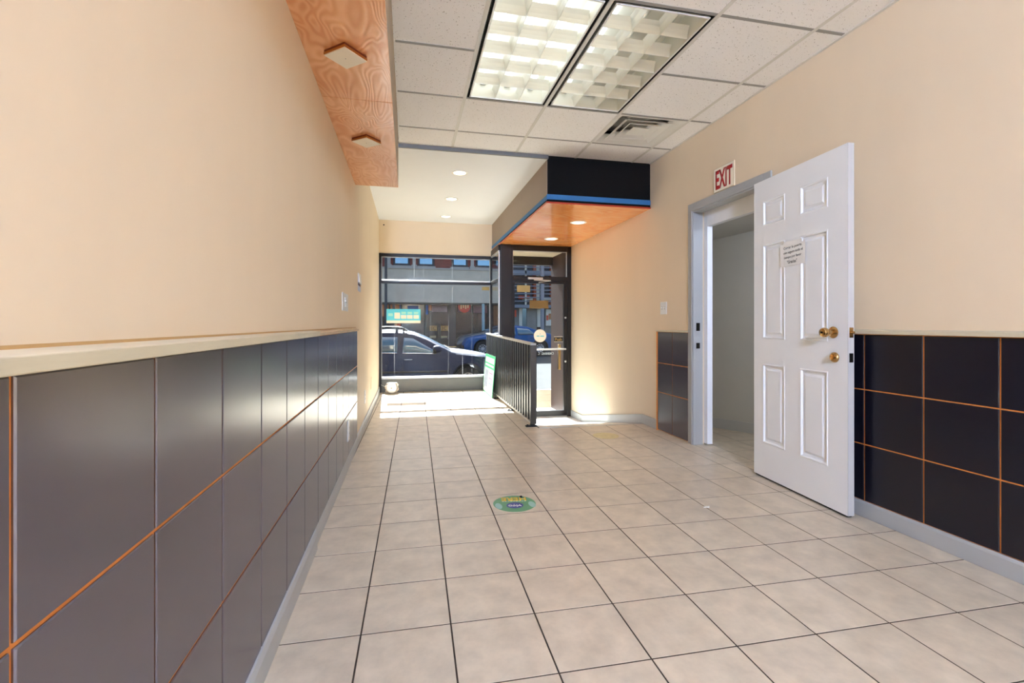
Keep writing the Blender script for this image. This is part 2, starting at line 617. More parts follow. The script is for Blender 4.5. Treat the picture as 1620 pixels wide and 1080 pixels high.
for j in range(-26, 24):
    for i in range(-4, 16):
        q = [tile_world(i + a, j + b) for a, b in ((0, 0), (1, 0), (1, 1), (0, 1))]
        c = (q[0] + q[2]) / 2
        polys = []
        main = clip_rect(q, XL, XR, YB, YF)
        if main and area(main) > 2e-4:
            inr = clip_rect(main, RAMP_X, XR, RAMP_Y, YF)
            if inr and area(inr) > 1e-5:
                if c.y > RAMP_Y + 0.1:
                    main = clip_rect(main, XL, RAMP_X, YB, YF)
                elif c.x > RAMP_X + 0.1 or True:
                    up = clip_rect(main, XL, RAMP_X, RAMP_Y, YF)
                    main = clip_rect(main, XL, XR, YB, RAMP_Y)
                    if up and area(up) > 2e-3:
                        polys.append(up)
            if main and area(main) > 4e-4:
                polys.append(main)
        side = clip_rect(q, XR, 3.85, 2.45, 5.2)
        if side and area(side) > 4e-4:
            a, b = SLOPE
            nrm = Vector((-(b - a).y, (b - a).x))
            if all(nrm.dot(p - a) < 0 for p in side):
                polys.append(side)
            elif any(nrm.dot(p - a) < 0 for p in side):
                out = []
                for p, r in zip(side, side[1:] + side[:1]):
                    dp, dr = nrm.dot(p - a), nrm.dot(r - a)
                    if dp < 0:
                        out.append(p)
                    if (dp < 0) != (dr < 0):
                        out.append(p.lerp(r, dp / (dp - dr)))
                if len(out) > 2 and area(out) > 1e-3:
                    polys.append(out)
        if not polys:
            continue
        if c.y < 0.75:
            for p in polys:
                p = clean(p)
                if len(p) > 2:
                    tile_body(rest, p)
            continue
        if len(polys) == 1 and abs(area(polys[0]) - T * T) < 1e-6:
            o = obj('tile', full_me, None, floor)
            o.location = (c.x, c.y, random.uniform(-0.0003, 0.0002))
            o.rotation_euler = (0, 0, -DL + random.choice((0, 1, 2, 3)) * PI / 2)
        else:
            mb = MB()
            for p in polys:
                p = clean(p)
                if len(p) > 2:
                    tile_body(mb, [v - c for v in p])
            if mb.f:
                o = mb.build('tile', M_tile, floor)
                o.location = (c.x, c.y, 0)
o = rest.build('tile_field', M_tile, floor)
o['kind'] = 'stuff'

# ramp and landing down to the street door
M_ramp = mat('ramp_concrete', (226, 222, 214), 0.55, var=0.08, vscale=5, bump=0.1, bscale=50)
rp = MB()
rp.prism([(RAMP_Y, -0.002), (LAND_Y, LAND_Z), (YF + 0.2, LAND_Z - 0.03), (YF + 0.2, -0.6), (RAMP_Y, -0.6)], 'x', RAMP_X, XR)
ramp = tag(rp.build('ramp', M_ramp), 'pale worn ramp sloping down to the street door', 'ramp', kind='structure')
MB().box(RAMP_X, XR, RAMP_Y - 0.03, RAMP_Y + 0.012, -0.01, 0.002).build('edge_strip', M_alu, ramp)
MB().box(RAMP_X - 0.012, RAMP_X, RAMP_Y, YF, -0.6, 0.004).build('ramp_side', M_kick, ramp)

# ------------------------------------------------------------------ walls
def wall(name, mb, label, m=None):
    return tag(mb.build(name, m or M_wall), label, 'wall', kind='structure')
wl = wall('wall_left', MB().box(XL - 0.12, XL, YB - 0.1, YF + 0.16, -0.6, 3.2), 'long beige wall with navy panels along its lower half')
wr = MB()
wr.box(XR, XR + 0.1, YB - 0.1, OP0, -0.6, 3.2)
wr.box(XR, XR + 0.1, OP1, DOOR_Y + 0.05, -0.6, 3.2)
wr.box(XR, XR + 0.1, OP0, OP1, OPZ, 3.2)
wr = wall('wall_right', wr, 'beige wall with the white side door and exit sign')
wb = wall('wall_back', MB().box(XL - 0.12, XR + 0.1, YB - 0.12, YB, -0.6, 3.2), 'beige wall at the rear of the shop')
wf = wall('wall_front', MB().box(XL, 1.345, YF, YF + 0.16, 2.165, 3.2), 'beige strip of wall above the shop window')
MB().lathe([(0.011, 0), (0.011, 0.004), (0.006, 0.006)], 10, (0, -1, 0), (-0.368, YF, 2.605)).build('screw_hole', M_ink, wf)

def wainscot(wall_o, x_face, x_back, ys, zs, gap=0.0065, m=None):
    """grooved navy panels on an orange backing, each panel its own piece"""
    s = 1 if x_face > x_back else -1
    MB().box(min(x_back, x_face - s * 0.0042), max(x_back, x_face - s * 0.0042), ys[0], ys[-1], zs[0], zs[-1]).build('groove_backing', M_groove, wall_o)
    cache = {}
    for a, b in zip(ys[:-1], ys[1:]):
        for z0, z1 in zip(zs[:-1], zs[1:]):
            key = (round(b - a, 4), round(z1 - z0, 4))
            if key not in cache:
                hy, hz = (b - a) / 2 - gap / 2, (z1 - z0) / 2 - gap / 2
                mb = MB()
                xb, xf = x_back - x_face, 0.0
                c = 0.002
                mb.hexa([(xb, -hy, -hz), (xb, hy, -hz), (xb, hy, hz), (xb, -hy, hz)], [(-s * c, -hy, -hz), (-s * c, hy, -hz), (-s * c, hy, hz), (-s * c, -hy, hz)])
                mb.hexa([(-s * c, -hy, -hz), (-s * c, hy, -hz), (-s * c, hy, hz), (-s * c, -hy, hz)],
                        [(0, -hy + c, -hz + c), (0, hy - c, -hz + c), (0, hy - c, hz - c), (0, -hy + c, hz - c)])
                me = mb.mesh('wainscot_panel')
                me.materials.append(m or M_panel)
                cache[key] = me
            o = obj('wainscot_panel', cache[key], None, wall_o)
            o.location = (x_face, (a + b) / 2, (z0 + z1) / 2)
ZW = [0.09, 0.4, 0.7, 1.003]
wainscot(wl, -0.426, XL, [-0.28 + 0.3033 * k for k in range(16)], ZW, m=M_sheen)
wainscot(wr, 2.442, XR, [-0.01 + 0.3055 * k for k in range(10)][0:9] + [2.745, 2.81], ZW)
wainscot(wr, 2.442, XR, [3.808, 4.065, 4.335], [0.01, 0.385, 0.675, 0.985], m=M_sheen)

def trim(n, mb, m, label, bevel=0.0):
    return tag(mb.build('trim_%d' % n, m, bevel=bevel), label, 'trim', kind='structure')
# chair rails
t1 = MB()
t1.prism([(XL, 1.003), (-0.402, 1.003), (-0.400, 1.024), (XL, 1.029)], 'y', YB, 2.36)
t1 = trim(1, t1, M_cap, 'painted cream rail capping the left wall panels', 0.002)
MB().prism([(XL, 1.003), (-0.414, 1.003), (-0.412, 1.018), (XL, 1.021)], 'y', 2.36, 4.285).build('rail_end_piece', mat('worn_cap', (206, 182, 150), 0.5, var=0.2, vscale=20, stretch=(1, 0.2, 3)), t1, 0.002)
MB().box(XL, -0.4385, YB, 4.285, 1.0285, 1.0335).build('paint_edge', M_capend, t1)
t2 = trim(2, MB().prism([(XR, 1.004), (2.424, 1.004), (2.422, 1.024), (XR, 1.03)], 'y', YB, 2.81), M_cap, 'painted cream rail capping the right wall panels', 0.002)
t3 = trim(3, MB().prism([(XR, 0.985), (2.430, 0.985), (2.428, 0.997), (XR, 1.003)], 'y', 3.808, 4.345), M_cap, 'short cream rail over the narrow panels beyond the door', 0.002)
MB().box(2.436, XR, 4.335, 4.347, 0.0, 0.985).build('panel_edge', M_groove, t3)
# baseboards
def board(name, mb, label):
    return tag(mb.build(name, M_base, bevel=0.003), label, 'baseboard', kind='structure')
bl = board('baseboard_left', MB().prism([(XL, 0), (-0.414, 0), (-0.414, 0.075), (-0.42, 0.095), (XL, 0.098)], 'y', YB, 2.37), 'grey painted board along the foot of the left wall')
MB().prism([(XL, 0), (-0.424, 0), (-0.424, 0.07), (-0.428, 0.088), (XL, 0.09)], 'y', 2.37, YF - 0.005).build('far_length', M_base, bl, 0.003)
br_ = board('baseboard_right', MB().prism([(XR, 0), (2.437, 0), (2.437, 0.075), (2.441, 0.088), (XR, 0.09)], 'y', YB, 2.81), 'grey painted board along the foot of the right wall')
mb = MB()
mb.hexa([(2.441, 4.347, 0), (XR, 4.347, 0), (XR, RAMP_Y, 0), (2.441, RAMP_Y, 0)], [(2.441, 4.347, 0.098), (XR, 4.347, 0.098), (XR, RAMP_Y, 0.098), (2.441, RAMP_Y, 0.098)])
mb.build('length_beyond_door', M_base, br_, 0.002)
mb = MB()
for (ya, za), (yb2, zb) in (((RAMP_Y, 0.0), (LAND_Y, LAND_Z)), ((LAND_Y, LAND_Z), (DOOR_Y - 0.02, LAND_Z - 0.01))):
    mb.hexa([(2.441, ya, za - 0.01), (XR, ya, za - 0.01), (XR, yb2, zb - 0.01), (2.441, yb2, zb - 0.01)],
            [(2.441, ya, za + 0.098), (XR, ya, za + 0.098), (XR, yb2, zb + 0.098), (2.441, yb2, zb + 0.098)])
mb.build('length_down_ramp', M_base, br_, 0.002)

# ------------------------------------------------------------------ ceilings
ceil = tag(MB().box(XL - 0.12, XR + 0.1, YB - 0.1, YF + 0.16, 3.06, 3.2).build('ceiling', M_dark), 'suspended grid ceiling of white mineral tiles', 'ceiling', kind='structure')
GX = [-0.085, 0.405, 1.02, 1.63, 2.24, XR]
GY = [YC, 4.08, 3.47, 2.86, 2.25]
while GY[-1] > YB + 0.3:
    GY.append(GY[-1] - 0.61)
GY[-1] = YB
FIX = {(1, 2), (1, 3), (2, 2), (2, 3)}                       # cells filled by the two lamps in view (column, row)
VENT = {(3, 1)}
cache = {}
for c in range(len(GX) - 1):
    for r in range(len(GY) - 1):
        if (c, r) in FIX or (c, r) in VENT:
            continue
        x0, x1, y1, y0 = GX[c], GX[c + 1], GY[r], GY[r + 1]
        key = (round(x1 - x0, 3), round(y1 - y0, 3))
        if key not in cache:
            hx, hy = key[0] / 2 - 0.002, key[1] / 2 - 0.002
            cache[key] = MB().box(-hx, hx, -hy, hy, 0, 0.016).mesh('ceiling_tile')
            cache[key].materials.append(M_mineral)
        o = obj('ceiling_tile', cache[key], None, ceil)
        o.location = ((x0 + x1) / 2, (y0 + y1) / 2, ZC + 0.0012 + random.uniform(0, 0.0012))
        o.rotation_euler = (random.uniform(-0.0012, 0.0012), random.uniform(-0.0012, 0.0012), 0)
for x in GX[1:-1]:
    MB().box(x - 0.012, x + 0.012, YB, YC, ZC - 0.001, ZC + 0.006).build('main_tee', M_tee, ceil)
for y in GY[1:-1]:
    for c in range(len(GX) - 1):
        if y < 3.4 and y > 2.3 and c in (1, 2):
            continue
        MB().box(GX[c] + 0.012, GX[c + 1] - 0.012, y - 0.011, y + 0.011, ZC, ZC + 0.006).build('cross_tee', M_tee_shade, ceil)
MB().prism([(XR, ZC - 0.002), (XR - 0.02, ZC - 0.002), (XR - 0.02, ZC + 0.002), (XR, ZC + 0.01)], 'y', YB, YC).build('wall_angle', M_tee, ceil)
MB().box(GX[0], 1.345, YC - 0.02, YC + 0.0025, ZC - 0.033, ZC + 0.02).build('end_channel', mat('grey_channel', (104, 104, 104), 0.5), ceil)
pc = tag(MB().box(XL, 1.345, YC + 0.003, YF, 2.683, 2.76).build('ceiling', M_plaster), 'smooth white plaster ceiling in front of the shop window', 'ceiling', kind='structure')

# ------------------------------------------------------------------ plywood soffit along the left wall
sf = MB()
sf.box(XL, -0.095, YB, 4.25, 2.262, 3.06)
sf = tag(sf.build('soffit', M_taupe), 'boxed soffit clad in orange plywood along the left wall', 'soffit', kind='structure')
for a, b in ((YB, -1.1), (-1.1, 0.75), (0.75, 2.635), (2.638, 4.255)):
    MB().box(XL, -0.083, a + 0.0008, b - 0.0008, 2.25, 2.2625).build('plywood_sheet', M_ply, sf, 0.001)
MB().box(-0.0948, -0.083, YB, 4.255, 2.2635, ZC - 0.002).build('side_board', mat('side_board', (170, 150, 124), 0.6, var=0.15, vscale=6), sf)
MB().box(XL, -0.083, 4.2505, 4.258, 2.2635, 2.70).build('end_board', M_wall, sf)

# ------------------------------------------------------------------ black and orange bulkhead over the entrance
bh = tag(MB().box(1.352, XR, 4.515, DOOR_Y + 0.05, 2.275, 3.06).build('bulkhead', M_black), 'boxed bulkhead over the entrance, black front and orange underside', 'bulkhead', kind='structure')
MB().box(1.345, XR - 0.001, 4.505, 4.514, 2.30, ZC).build('front_panel', M_black, bh)
for a, b in ((4.506, 5.55), (5.553, 6.75), (6.753, YF)):
    MB().box(1.340, 1.3515, a, b, 2.31, 2.75).build('side_panel', M_taupe, bh)
MB().box(1.338, XR - 0.001, 4.498, 4.5045, 2.292, 2.342).build('tape_strip', M_blue, bh)
MB().box(1.3345, 1.3395, 4.498, YF, 2.285, 2.332).build('tape_strip', M_blue, bh)
MB().box(1.340, XR - 0.001, 4.500, YF - 0.6, 2.252, 2.2745).build('underside', M_orange, bh, 0.001)
MB().box(1.333, 1.3395, 4.494, YF, 2.250, 2.268).build('edge_lip', mat('orange_lip', (198, 84, 30), 0.35), bh)
MB().box(1.333, XR - 0.001, 4.492, 4.4995, 2.252, 2.268).build('edge_lip', mat('red_lip', (176, 52, 20), 0.35), bh)
MB().box(1.339, XR - 0.001, 4.4996, 4.5045, 2.268, 2.291).build('shadow_gap', M_black, bh)

# ------------------------------------------------------------------ shop window and street door
def bars(parent, lst, m=None, name='frame_bar'):
    for b in lst:
        MB().box(*b).build(name, m or M_frame, parent, 0.003)
w1 = tag(MB().box(XL, 1.345, YF + 0.01, YF + 0.1, -0.5, 0.2).build('window_1', M_kick), 'large dirty shop window in a black frame above a grey kick panel', 'window', kind='structure')
bars(w1, [(XL, -0.405, YF - 0.02, YF + 0.1, 0.0, 2.165), (-0.405, 1.315, YF - 0.01, YF + 0.1, 2.118, 2.165), (-0.405, 1.315, YF + 0.0, YF + 0.1, 1.70, 1.742),
          (1.315, 1.345, YF - 0.01, YF + 0.1, 0.0, 2.165)])
bars(w1, [(-0.405, 1.315, YF + 0.02, YF + 0.1, 0.2, 0.235), (-0.405, 1.315, YF + 0.02, YF + 0.13, 1.742, 1.756), (-0.405, -0.398, YF + 0.03, YF + 0.08, 0.235, 2.118), (1.308, 1.315, YF + 0.03, YF + 0.08, 0.235, 2.118),
          (-0.398, 1.308, YF + 0.03, YF + 0.08, 2.11, 2.118)], M_alu, 'glazing_bead')
MB().box(-0.398, 1.308, YF + 0.052, YF + 0.058, 0.235, 1.70).build('pane', M_glass, w1)
MB().box(-0.398, 1.308, YF + 0.052, YF + 0.058, 1.756, 2.11).build('pane', M_glass, w1)
MB().box(-0.405, 1.315, YF + 0.004, YF + 0.0095, 0.015, 0.185).build('kick_board', M_kick, w1, 0.002)
# return window beside the entrance
w2 = tag(MB().box(1.315, 1.345, 7.0, YF + 0.0, -0.55, 0.2).build('window_2', M_kick), 'narrow return window between the shop window and the entrance post', 'window', kind='structure')
bars(w2, [(1.318, 1.342, 6.98, YF - 0.01, 2.165, 2.25), (1.318, 1.342, 7.0, YF - 0.01, 1.70, 1.742)])
bars(w2, [(1.318, 1.342, 6.97, 7.0, 0.2, 2.165), (1.318, 1.342, 7.0, YF - 0.02, 0.2, 0.235), (1.31, 1.342, 7.0, YF - 0.02, 1.742, 1.756), (1.318, 1.342, 7.0, YF - 0.02, 2.14, 2.165)], M_alu, 'glazing_bead')
MB().box(1.327, 1.333, 7.0, YF - 0.012, 0.235, 1.70).build('pane', M_glass_clean, w2)
MB().box(1.327, 1.333, 7.0, YF - 0.012, 1.756, 2.14).build('pane', M_glass_clean, w2)
# entrance: post, frame, transom, glazed leaf
d2 = tag(MB().box(1.346, 1.50, DOOR_Y - 0.03, DOOR_Y + 0.06, LAND_Z - 0.06, 2.25).build('door_2', M_frame), 'black framed glass street door with a transom above', 'door', kind='structure')
bars(d2, [(1.503, 1.535, DOOR_Y - 0.01, DOOR_Y + 0.06, LAND_Z - 0.03, 2.25), (2.388, XR, DOOR_Y - 0.01, DOOR_Y + 0.06, LAND_Z - 0.03, 2.25), (1.535, 2.388, DOOR_Y - 0.01, DOOR_Y + 0.06, 2.17, 2.25),
          (1.535, 2.388, DOOR_Y - 0.015, DOOR_Y + 0.06, 1.712, 1.785)], name='frame_bar')
bars(d2, [(1.535, 2.388, DOOR_Y + 0.0, DOOR_Y + 0.04, 2.162, 2.17), (2.380, 2.388, DOOR_Y, DOOR_Y + 0.04, 1.785, 2.162), (1.535, 1.541, DOOR_Y, DOOR_Y + 0.04, 1.785, 2.162), (1.535, 2.388, DOOR_Y - 0.005, DOOR_Y + 0.05, LAND_Z - 0.02, LAND_Z + 0.0)], M_alu, 'glazing_bead')
MB().box(1.541, 2.380, DOOR_Y + 0.02, DOOR_Y + 0.026, 1.785, 2.162).build('transom_pane', M_glass_clean, d2)
leaf = MB()
leaf.box(1.537, 1.563, DOOR_Y, DOOR_Y + 0.045, LAND_Z + 0.004, 1.708)
leaf.box(2.338, 2.386, DOOR_Y, DOOR_Y + 0.045, LAND_Z + 0.004, 1.708)
leaf.box(1.563, 2.338, DOOR_Y, DOOR_Y + 0.045, LAND_Z + 0.004, LAND_Z + 0.085)
leaf.box(1.563, 2.338, DOOR_Y, DOOR_Y + 0.045, 1.678, 1.708)
leaf = leaf.build('leaf', M_frame, d2)
MB().box(1.563, 2.338, DOOR_Y + 0.02, DOOR_Y + 0.026, LAND_Z + 0.085, 1.678).build('pane', M_glass_clean, leaf)
pb = MB()
pb.cyl((1.58, DOOR_Y - 0.05, 0.68), (2.355, DOOR_Y - 0.05, 0.68), 0.013)
pb.cyl((1.58, DOOR_Y - 0.05, 0.68), (1.58, DOOR_Y, 0.68), 0.011)
pb.cyl((2.35, DOOR_Y - 0.05, 0.68), (2.35, DOOR_Y, 0.68), 0.011)
pb.build('push_bar', M_alu, leaf, smooth=True)
lk = MB()
lk.box(2.26, 2.30, DOOR_Y + 0.03, DOOR_Y + 0.075, 0.36, 0.75)
lk.build('pull_plate', M_brass, leaf, 0.004)
for z in (1.16, 0.49):
    MB().lathe([(0.016, 0), (0.016, 0.012), (0.01, 0.016)], 12, (0, -1, 0), (2.362, DOOR_Y, z)).build('stud', M_alu, leaf, smooth=True)
cl = MB()
cl.box(1.76, 1.99, DOOR_Y - 0.055, DOOR_Y - 0.016, 1.735, 1.765)
cl.build('closer_body', M_alu, d2, 0.004)
cl = MB()
cl.cyl((1.85, DOOR_Y - 0.045, 1.728), (2.1, DOOR_Y - 0.09, 1.716), 0.008, n=8)
cl.cyl((2.1, DOOR_Y - 0.09, 1.716), (1.93, DOOR_Y - 0.02, 1.69), 0.007, n=8)
cl.build('closer_arm', M_alu, d2)
# recess outside the street door
M_brown = mat('brown_reveal', (60, 36, 28), 0.6, var=0.2, vscale=9, stretch=(1, 1, 0.4))
al = MB()
al.box(2.405, XR + 0.1, DOOR_Y + 0.06, YF + 0.2, -0.6, 3.2)
al = tag(al.build('wall_alcove', M_brown), 'brown reveal wall outside the street door', 'wall', kind='structure')
MB().box(1.345, 2.405, DOOR_Y + 0.06, YF + 0.1, 2.2, 2.3).build('alcove_ceiling', M_wall, al)
MB().box(1.345, 2.405, YF + 0.1, YF + 0.2, 2.06, 3.2).build('lintel', M_frame, al)
MB().box(2.555, 9.0, YF + 0.05, YF + 0.2, -0.6, 3.2).build('street_front', M_brown, al)
MB().box(-9.0, XL - 0.12, YF + 0.05, YF + 0.16, -0.6, 3.2).build('street_front', M_brown, al)

# ------------------------------------------------------------------ side doorway, its room and the white panel door
def casing(name_parent):
    mb = MB()
    W0 = 0.07
    for (a, b) in ((OP1, OP1 + W0), (OP0 - W0, OP0)):
        mb.box(XR - 0.014, XR, a, b, 0, OPZ + W0)
    mb.box(XR - 0.0142, XR, OP0, OP1, OPZ, OPZ + W0)
    # thicker inner bead
    mb.box(XR - 0.022, XR - 0.014, OP1, OP1 + 0.02, 0, OPZ)
    mb.box(XR - 0.022, XR - 0.014, OP0 - 0.02, OP0, 0, OPZ)
    mb.box(XR - 0.022, XR - 0.014, OP0 - 0.02, OP1 + 0.02, OPZ, OPZ + 0.02)
    return mb
t4 = trim(4, casing(None), M_base, 'grey painted casing around the side doorway', 0.003)
jb = MB()
jb.box(XR - 0.014, XR + 0.08, OP1 - 0.012, OP1, 0, OPZ)
jb.box(XR - 0.014, XR + 0.08, OP0, OP0 + 0.012, 0, OPZ)
jb.box(XR - 0.014, XR + 0.08, OP0 + 0.012, OP1 - 0.012, OPZ - 0.012, OPZ)
jb.build('jamb', M_base, t4, 0.002)
for z0, z1, nm in ((1.0, 1.07, 'strike_plate'), (0.845, 0.895, 'bolt_plate')):
    MB().box(XR + 0.015, XR + 0.05, OP1 - 0.0145, OP1 - 0.012, z0, z1).build(nm, M_iron, t4)
# white inner frame set deeper in the opening
WF0 = XR + 0.1
t5 = MB()
t5.box(WF0, WF0 + 0.05, 3.685, 3.80, 0.01, 2.06)
t5.box(WF0, WF0 + 0.05, 2.80, 2.90, 0.01, 2.06)
t5.box(WF0, WF0 + 0.05, 2.90, 3.685, 1.915, 2.06)
t5 = trim(5, t5, M_door, 'white inner frame deeper in the side doorway', 0.002)
# little grey room behind
a, b = Vector((2.556, 5.181)), Vector((3.9, 2.95))
nv = Vector((-(b - a).y, (b - a).x)).normalized()
rm = MB()
q = [a, b, b + nv * 0.1, a + nv * 0.1]
rm.hexa([(p.x, p.y, -0.05) for p in q], [(p.x, p.y, 2.5) for p in q])
rm.box(2.556, 4.0, 2.3, 2.4, -0.05, 2.5)
rm.box(3.86, 3.96, 2.4, 3.2, -0.05, 2.5)
rm = wall('wall_side_room', rm, 'grey wall of the small room behind the side door', M_wallin)
bq = [a - nv * 0.0, b - nv * 0.0, b - nv * 0.014, a - nv * 0.014]
mb = MB()
mb.hexa([(p.x, p.y, 0) for p in bq], [(p.x, p.y, 0.1) for p in bq])
tag(mb.build('baseboard_side_room', mat('pale_baseboard', (196, 197, 196), 0.5)), 'pale board at the foot of the grey side room wall', 'baseboard', kind='structure')
mb = MB()
mb.hexa([(2.556, 2.3, 2.05), (4.0, 2.3, 2.16), (4.0, 5.4, 1.86), (2.556, 5.4, 1.80)], [(2.556, 2.3, 2.5), (4.0, 2.3, 2.5), (4.0, 5.4, 2.5), (2.556, 5.4, 2.5)])
tag(mb.build('ceiling_side_room', mat('grey_ceiling', (196, 194, 188), 0.7)), 'sloping pale ceiling inside the small side room', 'ceiling', kind='structure')

sl = thing('fill_lamp', 'small round fill lamp added to the side room ceiling, out of view', 'lamp', (3.1, 2.75, 2.078))  # added lamp, unseen, brightens the dark side room
MB().lathe([(0.09, 0.0), (0.09, -0.02), (0.10, -0.022), (0.10, 0.0)], 24, closed=True).build('base_ring', M_white, sl, smooth=True)
MB().lathe([(0.085, -0.018), (0.078, -0.045), (0.05, -0.066), (0.004, -0.074)], 24).build('dome', mat('fill_dome', (250, 248, 240), 0.4, emit=20.0, emit_rgb=(220, 232, 255)), sl, smooth=True)

HX, HY = 2.392, 2.915
DW, DT, DZ0, DZ1 = 0.785, 0.038, 0.014, 2.046
ang = math.atan2(2.337 - HX, HY - 2.135)      # swung back almost flat to the wall
d1 = thing('door_1', 'white six panel door standing open against the right wall', 'door', (HX, HY, 0), 0, kind='structure')
# local frame: s runs from hinge to free edge, n points into the room
S = Vector((2.337 - HX, 2.135 - HY, 0)).normalized()
N = Vector((S.y, -S.x, 0))
if N.x > 0:
    N = -N
def dp(s, n, z):
    p = S * s + N * n
    return (p.x, p.y, z)
def dbox(mb, s0, s1, n0, n1, z0, z1):
    mb.hexa([dp(s0, n0, z0), dp(s1, n0, z0), dp(s1, n1, z0), dp(s0, n1, z0)], [dp(s0, n0, z1), dp(s1, n0, z1), dp(s1, n1, z1), dp(s0, n1, z1)])
cols = ((0.092, 0.308), (0.436, 0.652))
rows = ((0.245, 0.788), (0.958, 1.602), (1.728, 1.903))
slab = MB()
dbox(slab, 0, DW, -DT, -0.010, DZ0, DZ1)
ss = [0] + [v for c in cols for v in c] + [DW]
zz = [DZ0] + [v for r in rows for v in r] + [DZ1]
for i in range(5):
    for k in range(7):
        if i % 2 == 1 and k % 2 == 1:
            continue
        dbox(slab, ss[i], ss[i + 1], -0.010, 0, zz[k], zz[k + 1])
slab = slab.build('slab', M_door, d1)
for s0, s1 in cols:
    for z0, z1 in rows:
        mb = MB()
        def ring(d, n):
            return [dp(s0 + d, n, z0 + d), dp(s1 - d, n, z0 + d), dp(s1 - d, n, z1 - d), dp(s0 + d, n, z1 - d)]
        steps = [(0, 0.0), (0.006, 0.0035), (0.012, 0.001), (0.016, -0.007), (0.030, -0.0085), (0.044, -0.001)]
        v = [p for d, n in steps for p in ring(d, n)]
        f = []
        for r in range(len(steps) - 1):
            for k in range(4):
                f.append((r * 4 + k, r * 4 + (k + 1) % 4, r * 4 + 4 + (k + 1) % 4, r * 4 + 4 + k))
        f.append(tuple(range(len(v) - 4, len(v))))
        mb.add(v, f)
        mb.build('panel', M_door, d1)
edge = MB()
dbox(edge, DW, DW + 0.0015, -DT, 0, DZ0, DZ1)
edge.build('edge_strip', mat('grey_edge', (186, 186, 184), 0.5), d1)
def knob(s, z, prof, name, m=M_brass, side=1):
    o = d1
    p = dp(s, 0 if side > 0 else -DT, z)
    return MB().lathe(prof, 24, N * side, p).build(name, m, d1, smooth=True)
knob(0.69, 1.012, [(0.033, 0), (0.033, 0.004), (0.027, 0.010), (0.013, 0.014), (0.012, 0.034), (0.020, 0.040), (0.026, 0.050), (0.027, 0.062), (0.023, 0.072), (0.010, 0.075)], 'knob')
knob(0.69, 1.012, [(0.006, 0.074), (0.006, 0.079), (0.003, 0.080)], 'knob_button', M_iron)
knob(0.69, 1.012, [(0.033, 0), (0.033, 0.004), (0.025, 0.010), (0.012, 0.014), (0.012, 0.026), (0.022, 0.032), (0.024, 0.040), (0.010, 0.044)], 'knob', side=-1)
knob(0.70, 0.872, [(0.029, 0), (0.029, 0.006), (0.024, 0.013), (0.020, 0.016), (0.005, 0.017)], 'deadbolt_rose')
mb = MB()
dbox(mb, 0.697, 0.703, 0.014, 0.030, 0.857, 0.887)
mb.build('thumb_turn', M_brass, d1, 0.002)
for z0, z1, m, nm in ((0.985, 1.04, M_brass, 'latch_plate'), (0.85, 0.90, M_iron, 'bolt_plate')):
    mb = MB()
    dbox(mb, DW + 0.0015, DW + 0.004, -0.031, -0.008, z0, z1)
    mb.build(nm, m, d1)
mb = MB()
mb.cyl(dp(DW + 0.003, -0.02, 1.013), dp(DW + 0.018, -0.02, 1.013), 0.008)
mb.build('latch', M_brass, d1)
for z in (0.25, 1.03, 1.82):
    mb = MB()
    mb.cyl((XR - 0.03 - HX, OP0 + 0.012 - HY, z - 0.045), (XR - 0.03 - HX, OP0 + 0.012 - HY, z + 0.045), 0.006, n=10)
    mb.box(XR - 0.03 - HX, XR - 0.013 - HX, OP0 + 0.006 - HY, OP0 + 0.011 - HY, z - 0.045, z + 0.045)
    mb.build('hinge', M_alu, d1)
sw = MB()
dbox(sw, 0.01, DW - 0.01, -DT + 0.004, -0.006, 0.004, DZ0)
sw.build('sweep', M_ink, d1)

# handwritten note taped to the door
def door_w(s, n, z):
    p = dp(s, n, z)
    return (p[0] + HX, p[1] + HY, p[2])
nt_ = thing('paper_note', 'handwritten paper note taped to the white door', 'note', door_w(0.382, 0.002, 1.425))
NO = Vector(nt_.location)
mb = MB()
q = [Vector(door_w(0.289, 0.0042, 1.425)), Vector(door_w(0.476, 0.0042, 1.433)), Vector(door_w(0.474, 0.0042, 1.565)), Vector(door_w(0.290, 0.0042, 1.568))]
mb.hexa([p - NO for p in q], [p - NO + N * 0.0008 for p in q])
mb.build('sheet', M_paper, nt_)
for k, (tx, w_, sk) in enumerate((('Cerrar la puerta', 0.155, 0.0), ('con seguro todo el', 0.165, 0.004), ('tiempo por favor', 0.15, 0.0), ('"Gracias"', 0.085, -0.004))):
    p = Vector(door_w(0.378 + sk, 0.0051, 1.545 - k * 0.030)) - NO
    lettering('handwriting', tx, w_, 0.021, M_ink, nt_, p, S + Vector((0, 0, 0.05)), (0, 0, 1), bold=0.004, thick=0.0003)
M_tapec = mat('clear_tape', (244, 244, 242), 0.25)
for s0, s1, z0, z1 in ((0.30, 0.46, 1.56, 1.585), (0.27, 0.30, 1.43, 1.57), (0.466, 0.486, 1.43, 1.575)):
    mb = MB()
    q = [Vector(door_w(s, 0.0052, z)) - NO for s, z in ((s0, z0), (s1, z0), (s1, z1), (s0, z1))]
    mb.hexa(q, [p + N * 0.0002 for p in q])
    mb.build('tape', M_tapec, nt_)

